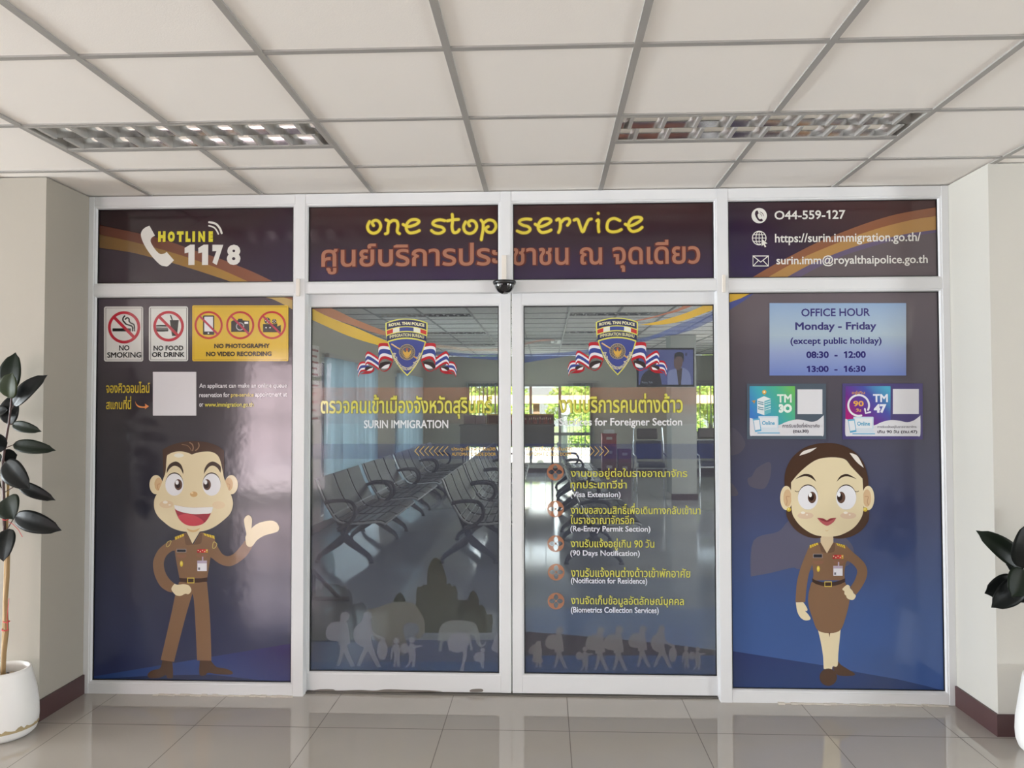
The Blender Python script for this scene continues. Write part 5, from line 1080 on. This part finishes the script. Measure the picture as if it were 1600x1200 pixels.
def make_bench():
    root = empty('waiting_bench', (0, 0, 0), '', 'bench')
    N = len(PR)-1
    for k in range(3):
        yc = -.56+.56*k; m = MB(); ribbon_solid(m, 0, N, yc-.262, yc+.262, -.014, .004, DARK)
        for a, b in [(2, 18), (19, 22), (23, 26), (27, 30), (31, 34), (35, 38), (39, 43), (44, 50)]: ribbon_solid(m, a, b, yc-.252, yc+.252, .003, .020, VINYL)
        s = m.obj('seat', root)
        for sd in (-1, 1):
            m = MB(); m.tube([(p.x, yc+sd*.264, p.y) for p in PR[::2]], .0105, EDGE, 8); m.obj('edge_piping', s)
    m = MB().box(-.035, .03, -.80, .80, .315, .365, DARK); m.obj('beam', root, bevel=.004)
    for y in (-.66, .66):
        m = MB(); up = (0, 1, 0)
        m.tube([(.16, y, .395), (.06, y, .34), (.0, y, .28), (0, y, .22)], [.024, .030, .036, .036], DARK, 12, sq=(1, .8)); m.tube([(-.09, y, .47), (-.05, y, .38), (-.01, y, .30), (0, y, .25)], [.022, .028, .034, .036], DARK, 12)
        for s in (-1, 1): m.tube([(0, y, .25), (s*.06, y, .195), (s*.15, y, .13), (s*.235, y, .07), (s*.262, y, .028)], [.042, .040, .031, .025, .020], DARK, 12)
        l = m.obj('leg', root); m = MB()
        for s in (-1, 1): m.lathe((s*.262, y, 0), [(0, 0), (.026, 0), (.026, .01), (.016, .03), (0, .03)], BLACK, 14)
        m.obj('foot_glides', l)
    for y in (-.855, .855):
        m = MB(); m.tube(spline3([(-.14, y, .60), (-.05, y, .618), (.05, y, .62), (.115, y, .605), (.155, y, .545), (.145, y, .47), (.09, y, .41), (.02, y, .37), (-.02, y, .35)]), .0145, DARK, 10, sq=(.7, 1.3)); m.obj('armrest', root)
    return root
def spline3(P, k=5):
    a = spline([(p[0], p[2]) for p in P], False, k); y = P[0][1]; return [(u, y, v) for u, v in a]
bench = make_bench()
ROWS = [(-1.95, 'along the window blinds'), (-.74, 'down the room\'s middle'), (.46, 'behind the right door')]
first = True
for x, where in ROWS:
    for i, y in enumerate((4.14, 6.05, 7.95, 9.85)):
        lb = 'black three-seat bench, %s in the row %s' % (['nearest the doors', 'second from the doors', 'third from the doors', 'farthest back'][i], where)
        if first: bench.location = (x, y, 0); tag(bench, lb, None, 'black waiting benches'); first = False
        else: dup(bench, (x, y, 0), lb, 'black waiting benches')

# counter with boxes and binders before the far window
DESK = mat('dark_taupe_laminate', (92, 86, 80), .5); BROWN = mat('brown_shelf_board', (92, 74, 56), .5)
CY = 11.9
d = world_child(empty('counter_desk', (-.78, CY+.25, 0), 'high dark counter standing before the far window', 'counter'))
MB().box(-1.76, .20, CY-.02, CY+.5, 1.09, 1.125, DESK).obj('counter_top', d, bevel=.004); MB().box(-1.74, .18, CY, CY+.02, .68, 1.09, DESK).obj('front_panel', d)
for x in (-1.70, .12):
    for y in (CY+.03, CY+.44): MB().box(x, x+.04, y, y+.04, 0, 1.09, DARK).obj('leg', d)
c = world_child(empty('desktop_shelf', (-.5, CY+.3, 1.125), 'low brown shelf of binders standing on the counter', 'shelf'))
m = MB(); m.box(-1.20, .18, CY+.45, CY+.465, 1.125, 1.33, BROWN); m.box(-1.20, .18, CY+.16, CY+.44, 1.315, 1.335, BROWN); m.box(-1.20, .18, CY+.16, CY+.44, 1.125, 1.14, BROWN); m.obj('case', c)
for x in (-1.20, -.78, -.36, .165): MB().box(x, x+.015, CY+.16, CY+.44, 1.14, 1.315, BROWN).obj('divider', c)
MB().box(-1.2, .18, CY+.155, CY+.16, 1.318, 1.345, mat('yellow_edge_strip', (196, 170, 70), .5)).obj('edge_strip', c)
bcols = [(120, 52, 44), (62, 46, 42), (120, 52, 44), (140, 66, 50), (66, 58, 54)]
def binder(x, w, h, col, i):
    m = MB().box(x, x+w, CY+.18, CY+.42, 1.1415, 1.14+h, mat('binder_cloth_%d' % (i % 5), col, .6)); o = m.obj('binder', bevel=.002)
    MB().box(x+w*.25, x+w*.75, CY+.1785, CY+.18, 1.14+h*.55, 1.14+h*.8, mat('binder_paper_label', (206, 196, 176), .7)).obj('spine_label', world_child(o))
    return tag(o, 'dark binder standing in the brown shelf on the counter', 'binder', 'binders in the shelf on the counter')
x = -.34; i = 0
while x < .11: w = .034+.012*((i*7) % 3)/2; binder(x, w, .15+.01*(i % 3), bcols[i % 5], i); x += w+.003; i += 1
x = -.755
while x < -.42: w = .05; binder(x, w, .155, bcols[(i+2) % 5], i); x += w+.004; i += 1
for k, (x0, x1, h) in enumerate(((-1.68, -1.45, .2), (-1.44, -1.23, .185))):
    o = MB().box(x0, x1, CY+.14, CY+.4, 1.1255, 1.125+h, mat('grey_archive_box', (92, 88, 90), .7)).obj('archive_box', bevel=.003); MB().box(x0-.003, x1+.003, CY+.137, CY+.403, 1.125+h-.03, 1.125+h+.002, mat('grey_box_lid', (104, 100, 100), .7)).obj('lid', world_child(o))
    tag(o, ['grey archive box at the left end of the counter', 'grey archive box beside the brown shelf on the counter'][k], 'box', 'grey boxes on the counter')

# crates and boxes by the far wall
def crate(x, y, z, w, h, c, lb, paper=False):
    cm = mat('crate_%d_%d_%d' % c, c, .5); m = MB(); t = .012; dd = .3
    m.box(x, x+w, y, y+dd, z, z+.012, cm)
    for b in ((x, x+w, y, y+t), (x, x+w, y+dd-t, y+dd), (x, x+t, y+t, y+dd-t), (x+w-t, x+w, y+t, y+dd-t)): m.box(*b, z+.012, z+h, cm)
    m.box(x-.008, x+w+.008, y-.008, y, z+h-.03, z+h, cm); o = world_child(m.obj('storage_crate', bevel=.002)); tag(o, lb, 'crate', 'red crates by the far wall')
    m = MB().box(x+w*.3, x+w*.7, y-.012, y-.008, z+h*.55, z+h*.75, mat('crate_grip', (190, 176, 170), .6)); m.obj('handle', o)
    if paper:
        m = MB(); r = random.Random(2)
        for k in range(6): a = .03*r.random(); m.box(x+.03+a, x+w-.03-a*.5, y+.03+.03*k, y+.035+.03*k, z+.02, z+h+.04+.05*r.random(), mat('white_paper', (222, 222, 222), .8))
        m.obj('papers', o)
Yc = 12.6
crate(1.20, Yc, 0, .30, .33, (104, 44, 44), 'dark red crate on the floor, bottom of the left stack by the far wall'); crate(1.20, Yc, .335, .30, .30, (112, 38, 62), 'magenta crate, second in the left stack by the far wall'); crate(1.20, Yc, .64, .30, .28, (148, 52, 52), 'red crate filled with white papers on top of the left stack', True)
crate(1.54, Yc, 0, .27, .30, (96, 42, 46), 'dark red crate on the floor, bottom of the right stack by the far wall'); crate(1.54, Yc, .305, .27, .28, (110, 36, 66), 'magenta crate on top of the right stack by the far wall')

# padded chairs with chrome frames beside the pillar
NAVYV = mat('navy_padded_vinyl', (38, 40, 58), .5); TAUPE = mat('brown_headrest_vinyl', (70, 62, 60), .55)
def frame_chair(x, y, lb):
    r = empty('padded_chair', (x, y, 0), lb, 'chair', 'padded chairs by the far wall')
    for s in (-1, 1):
        m = MB(); m.tube([(s*.27, .22, .02), (s*.27, .20, .45), (s*.265, .26, .9), (s*.25, .28, 1.12)], .014, CHROME, 10); m.tube([(s*.27, -.24, .02), (s*.27, -.22, .62), (s*.27, .2, .66)], .014, CHROME, 10); m.obj('side_frame', r)
    m = MB(); m.tube([(-.27, -.23, .42), (.27, -.23, .42)], .013, CHROME, 10); m.tube([(-.26, .26, .88), (.26, .26, .88)], .013, CHROME, 10); m.obj('cross_bar', r)
    MB().box(-.235, .235, -.24, .2, .43, .51, NAVYV).obj('seat', r, bevel=.025); MB().box(-.235, .235, .19, .25, .55, .87, NAVYV).obj('backrest', r, bevel=.025); MB().box(-.21, .17, .21, .27, .91, 1.10, TAUPE).obj('headrest', r, bevel=.025)
    return r
fc = frame_chair(1.85, 9.9, 'navy padded chair with chrome frame left of the grey pillar'); dup(fc, (3.0, 10.2, 0), 'navy padded chair with chrome frame right of the grey pillar', 'padded chairs by the far wall')

# television on the pillar
tv = world_child(empty('television', (1.835, 8.02, 1.80), 'wall television with two seated people on screen, in front of the pillar', 'television'))
TY = 8.0; MB().box(1.40, 2.28, TY, TY+.05, 1.80, 2.395, mat('black_tv_plastic', (20, 20, 24), .4)).obj('casing', tv, bevel=.004)
m = MB(); m.box(1.86, 1.98, TY+.05, TY+.12, 2.0, 2.2, DARK); m.box(1.9, 1.94, TY+.12, TY+.2, 2.04, 2.16, DARK); m.box(1.9, 2.1, TY+.18, TY+.24, 2.04, 2.16, DARK); m.box(2.04, 2.1, TY+.24, 8.6, 2.04, 2.16, DARK); m.obj('wall_arm', tv)
s = Art(TY-.0005, 2e-4)
tvp = lambda L: [(p[0], p[1])+tuple(p[2:]) for p in L]
def scr(pts, c, smooth=True): (s.blob if smooth else s.poly)(pts, emit('screen_%d_%d_%d' % c, c, .75))
# the screen's picture, drawn in photograph points on the screen's own plane
scr([(998, 546.5), (1083, 546.5), (1083, 601), (998, 601)], (116, 124, 196), False)
scr([(1000, 601, 1), (1003, 588), (1010, 580), (1018, 577), (1030, 582), (1034, 601, 1)], (36, 34, 40)); scr([(1012, 577), (1010, 566), (1016, 559), (1023, 560), (1027, 568), (1024, 577)], (120, 92, 84))
scr([(1043, 601, 1), (1044, 582), (1052, 577), (1068, 575), (1078, 584), (1080, 601, 1)], (176, 184, 240)); scr([(1057, 577, 1), (1066, 575, 1), (1064, 601, 1), (1060, 601, 1)], (84, 66, 64)); scr([(1054, 574), (1053, 562), (1056, 555), (1064, 554), (1067, 562), (1065, 573), (1060, 578)], (140, 104, 92)); scr([(1054, 562), (1054, 553), (1061, 550), (1068, 553), (1068, 566), (1065, 558), (1058, 557)], (30, 26, 30)); s.ell(1072, 553.5, 1.6, 2.6, emit('screen_mark', (70, 74, 120), .7))
s.text('Police Talk', 1003, 596, 1020, 599.2, emit('screen_caption', (190, 190, 210), .8), .01)
s.mb.obj('screen', tv, normals=False)

# a cassette air conditioner in the office ceiling
a = world_child(empty('air_conditioner', (-.15, 9.5, H-.033), 'square white air conditioner set in the office ceiling above the middle aisle', 'air conditioner'))
m = MB().box(-.55, .27, 9.1, 9.9, H-.028, H-.003, mat('white_ac_panel', (214, 214, 210), .45)); m.obj('panel', a, bevel=.006)
m = MB()
for b in ((-.45, .17, 9.16, 9.22), (-.45, .17, 9.78, 9.84), (-.49, -.43, 9.26, 9.74), (.15, .21, 9.26, 9.74)): m.box(*b, H-.031, H-.028, BLACK)
m.obj('air_slots', a)
m = MB()
for k in range(9): m.box(-.38, .10, 9.28+.05*k, 9.30+.05*k, H-.033, H-.028, mat('grey_ac_grille', (160, 160, 158), .5))
m.obj('intake_grille', a)

# vertical blinds
SLAT = bpy.data.materials.new('blue_grey_blind_fabric'); SLAT.use_nodes = True; _n, _l = SLAT.node_tree.nodes, SLAT.node_tree.links
_n['Principled BSDF'].inputs['Base Color'].default_value = rgb((150, 162, 168)); _n['Principled BSDF'].inputs['Roughness'].default_value = .8
_t = _n.new('ShaderNodeBsdfTranslucent'); _t.inputs[0].default_value = rgb((150, 168, 178)); _x = _n.new('ShaderNodeMixShader'); _x.inputs[0].default_value = .35
_l.new(_n['Principled BSDF'].outputs[0], _x.inputs[1]); _l.new(_t.outputs[0], _x.inputs[2]); _l.new(_x.outputs[0], _n['Material Output'].inputs[0])
def blind(u0, u1, z0, z1, y, ang, axis, label, step=.125, skip=(), hwid=.066):
    mid = (u0+u1)/2; base = (mid, y, z0) if axis == 'X' else (y, mid, z0)
    o = world_child(empty('vertical_blind', base, label, 'blind', 'vertical blinds in the waiting room'))
    m = MB()
    if axis == 'X': m.box(u0, u1, y-.03, y+.02, z1, z1+.05, ALU)
    else: m.box(y-.02, y+.03, u0, u1, z1, z1+.05, ALU)
    m.obj('headrail', o); m = MB(); r = random.Random(int(u0*100)); u = u0+.04; V = []
    while u < u1-.03:
        a = ang+r.uniform(-.4, .4)*(1 if ang < 1 else .5); c, s_ = math.cos(a)*hwid, math.sin(a)*hwid
        if not any(p < u < q for p, q in skip):
            for k in (-1, 1):
                p = (u+k*c, y+k*s_) if axis == 'X' else (y+k*s_, u+k*c)
            P = [(u-c, y-s_), (u, y-s_*0+.004), (u+c, y+s_)] if axis == 'X' else [(y-s_, u-c), (y+.004, u), (y+s_, u+c)]
            b = len(V); V += [(*p, z0+r.uniform(-.006, .006)) for p in P]+[(*p, z1) for p in P]
        u += step
    F = []
    for b in range(0, len(V), 6): F += [(b, b+1, b+4, b+3), (b+1, b+2, b+5, b+4)]
    m.add(V, F, SLAT, True); m.obj('slats', o, normals=False); return o
blind(W_A[0]+.02, W_A[1], .12, 2.12, OL+.06, .75, 'Y', 'blue-grey vertical blind over the nearer window on the left wall')
blind(W_B[0], W_B[1], .12, 2.12, OL+.06, .75, 'Y', 'blue-grey vertical blind over the farther window on the left wall')
blind(-1.80, -.95, .20, 2.02, BACK-.06, 1.45, 'X', 'opened vertical blind at the left side of the wide far window', .09, hwid=.043); blind(.50, 1.20, .20, 2.02, BACK-.06, 1.45, 'X', 'opened vertical blind at the right side of the wide far window', .09, hwid=.043)
blind(3.34, 4.32, .86, 2.02, BACK-.06, 1.2, 'X', 'vertical blind at the small far window right of the pillar', .08, hwid=.04)

# notices on the left wall near the doors and a small stand on the floor
PAPER = mat('notice_paper', (226, 222, 214), .7); PINK = mat('pink_notice_print', (176, 120, 116), .7)
for k, (z0, z1) in enumerate(((1.86, 2.24), (1.30, 1.82))):
    o = world_child(MB().box(OL, OL+.004, 4.95, 5.34, z0, z1, PAPER).obj('wall_notice')); tag(o, ['upper paper notice on the left wall beside the blinds', 'lower paper notice on the left wall beside the blinds'][k], 'notice', 'paper notices on the office wall')
    m = MB()
    for j in range(5): zz_ = z1-.06-.085*j*(z1-z0)/.45; m.box(OL+.004, OL+.0048, 5.0, 5.30-.06*(j % 2), zz_-.012, zz_+.012, PINK)
    m.obj('printed_lines', o)
o = world_child(empty('floor_stand', (-1.72, 1.98, 0), 'dark maroon triangular metal stand on the floor inside the left door', 'stand')); FS = mat('maroon_metal', (58, 38, 44), .4)
def onfloor(px, py, Y): return at(px, py, Y)
P0, P1, P2, P3, P4 = [at(x, y, 1.98) for x, y in ((487, 939), (546, 947), (487, 890), (531, 944), (491, 920))]
P0.z = P1.z = P3.z = .02
m = MB(); m.tube([P0, P1], .018, FS, 4); m.obj('foot_bar', o); m = MB(); m.tube([P2, P3], .018, FS, 4); m.obj('brace', o); m = MB(); m.tube([(P0.x+.015, P0.y, .02), (P0.x+.015, P0.y, P2.z)], .018, FS, 4); m.obj('upright', o)

# ================================================================ OUTSIDE THE FAR WINDOW
LAWN = mat('dry_lawn', (150, 150, 96), .95)
m = MB().box(-45, 45, .4, 70, -.6, -.45, LAWN); struct(m.obj('ground'), 'bright lawn beyond the far window')
m = MB().box(-6, 9, 14.0, 15.6, -.45, -.08, mat('veranda_concrete', (196, 188, 176), .8)); struct(m.obj('terrace'))
fw = world_child(MB().box(-12, 14, 20.0, 20.15, -.45, .22, mat('pale_garden_wall', (226, 214, 200), .8)).obj('garden_wall')); struct(fw, 'low pale garden wall beyond the far window')
o = world_child(empty('iron_railing', (1, 20.05, .22), 'thin dark railing on top of the low garden wall', 'railing')); m = MB()
for z in (.32, .62): m.box(-12, 14, 20.05, 20.08, z, z+.025, DARK)
m.obj('rails', o); m = MB()
for k in range(130): m.box(-12+.2*k, -11.985+.2*k, 20.055, 20.075, .22, .66, DARK)
m.obj('bars', o)['kind'] = 'stuff'
w = world_child(empty('covered_walkway', (0, 23, -.45), 'orange roofed walkway with posts crossing behind the garden wall', 'walkway'))
MB().box(-14, 16, 22.6, 24.4, 1.58, 1.86, mat('orange_fascia', (232, 200, 160), .7)).obj('roof_edge', w)
for x in (-7.2, -4.0, -.42, 4.2, 7.6): MB().box(x, x+.22, 23, 23.22, -.45, 1.58, mat('brown_post', (156, 122, 96), .7)).obj('post', w)
wp = MB().lathe((.52, 17.5, -.45), [(0, 0), (.085, 0), (.085, 1.7), (.16, 1.72), (.17, 1.86), (.10, 2.0), (0, 2.02)], mat('white_lamp_post', (236, 236, 232), .5), 20).obj('garden_lamp'); tag(wp, 'white garden lamp post outside the far window', 'lamp post')
LG = [mat('sunlit_leaf_%d' % i, c, .6) for i, c in enumerate(((196, 214, 104), (164, 196, 92), (218, 228, 130)))]
for m_ in LG:
    n_, l_ = m_.node_tree.nodes, m_.node_tree.links; t_ = n_.new('ShaderNodeBsdfTranslucent'); t_.inputs[0].default_value = n_['Principled BSDF'].inputs['Base Color'].default_value; x_ = n_.new('ShaderNodeMixShader'); x_.inputs[0].default_value = .4
    l_.new(n_['Principled BSDF'].outputs[0], x_.inputs[1]); l_.new(t_.outputs[0], x_.inputs[2]); l_.new(x_.outputs[0], n_['Material Output'].inputs[0])
def foliage(n, clumps, size, seed):
    r = random.Random(seed); m = MB(); per = n//len(clumps)
    for c, rad in clumps:
        for k in range(per):
            d_ = Vector((r.gauss(0, 1), r.gauss(0, 1), r.gauss(0, 1))).normalized()*rad*(r.random()**.4); p = Vector(c)+Vector((d_.x, d_.y, d_.z*.8))
            u = Vector((r.gauss(0, 1), r.gauss(0, 1), r.gauss(0, .6))).normalized(); v = u.cross(Vector((r.gauss(0, 1), r.gauss(0, 1), r.gauss(0, 1)))).normalized(); s = size*(.7+.6*r.random())
            m.add([p-u*s, p+v*s*.45, p+u*s, p-v*s*.45], [(0, 1, 2, 3)], LG[r.randrange(3)])
    return m
def tree(loc, label, seed, clumps, trunk_h, n=2600, size=.13, name='tree', group='trees beyond the far window'):
    o = empty(name, loc, label, 'tree' if name == 'tree' else 'bush', group); foliage(n, clumps, size, seed).obj('foliage', o, normals=False)
    m = MB(); m.tube([(0, 0, 0), (.05, 0, trunk_h*.5), (0, .05, trunk_h)], [.11, .09, .06], mat('tree_bark', (110, 92, 74), .9), 8); m.obj('trunk', o); return o
CT = [((0, 0, 2.6), 1.3), ((-1, .2, 2.0), 1.0), ((1, 0, 2.1), 1.0), ((.2, -.4, 3.4), .9)]
t = tree((-2.4, 26.5, -.45), 'leafy tree beyond the walkway, behind the left side of the far window', 1, CT, 2.2)
dup(t, (1.6, 27.5, -.45), 'leafy tree beyond the walkway, behind the right side of the far window', 'trees beyond the far window', 1.1); dup(t, (6.4, 26.5, -.45), 'leafy tree beyond the walkway, behind the small far window', 'trees beyond the far window', 2.0); dup(t, (-7.0, 27, -.45), 'leafy tree far left beyond the walkway', 'trees beyond the far window', 3.0)
CB = [((0, 0, .9), .7), ((-.55, 0, .7), .55), ((.55, .1, .75), .55), ((.2, -.1, 1.4), .5)]
b_ = tree((-3.2, 21.6, -.45), 'bright green bush behind the garden wall, at the left side of the far window', 5, CB, .6, 1800, .10, 'bush', 'bushes behind the garden wall')
dup(b_, (-.85, 21.6, -.45), 'bright green bush behind the garden wall, left of the brown walkway post', 'bushes behind the garden wall', 1.3); dup(b_, (1.7, 21.6, -.45), 'bright green bush behind the garden wall, right of the white lamp post', 'bushes behind the garden wall', 2.2); dup(b_, (4.4, 21.6, -.45), 'bright green bush behind the garden wall, seen in the small far window', 'bushes behind the garden wall', .5); dup(b_, (7.0, 21.6, -.45), 'bright green bush behind the garden wall, far right', 'bushes behind the garden wall', 2.9)
# unseen pink wall added behind the rear doorway for the glossy films to mirror
m = MB().box(-16, 4, -19.2, -19, -.2, 3.2, mat('pink_reflection_wall', (226, 190, 176), .8)); struct(m.obj('wall_for_reflection'))
for o in S.objects:
    if '_world' in o: del o['_world']
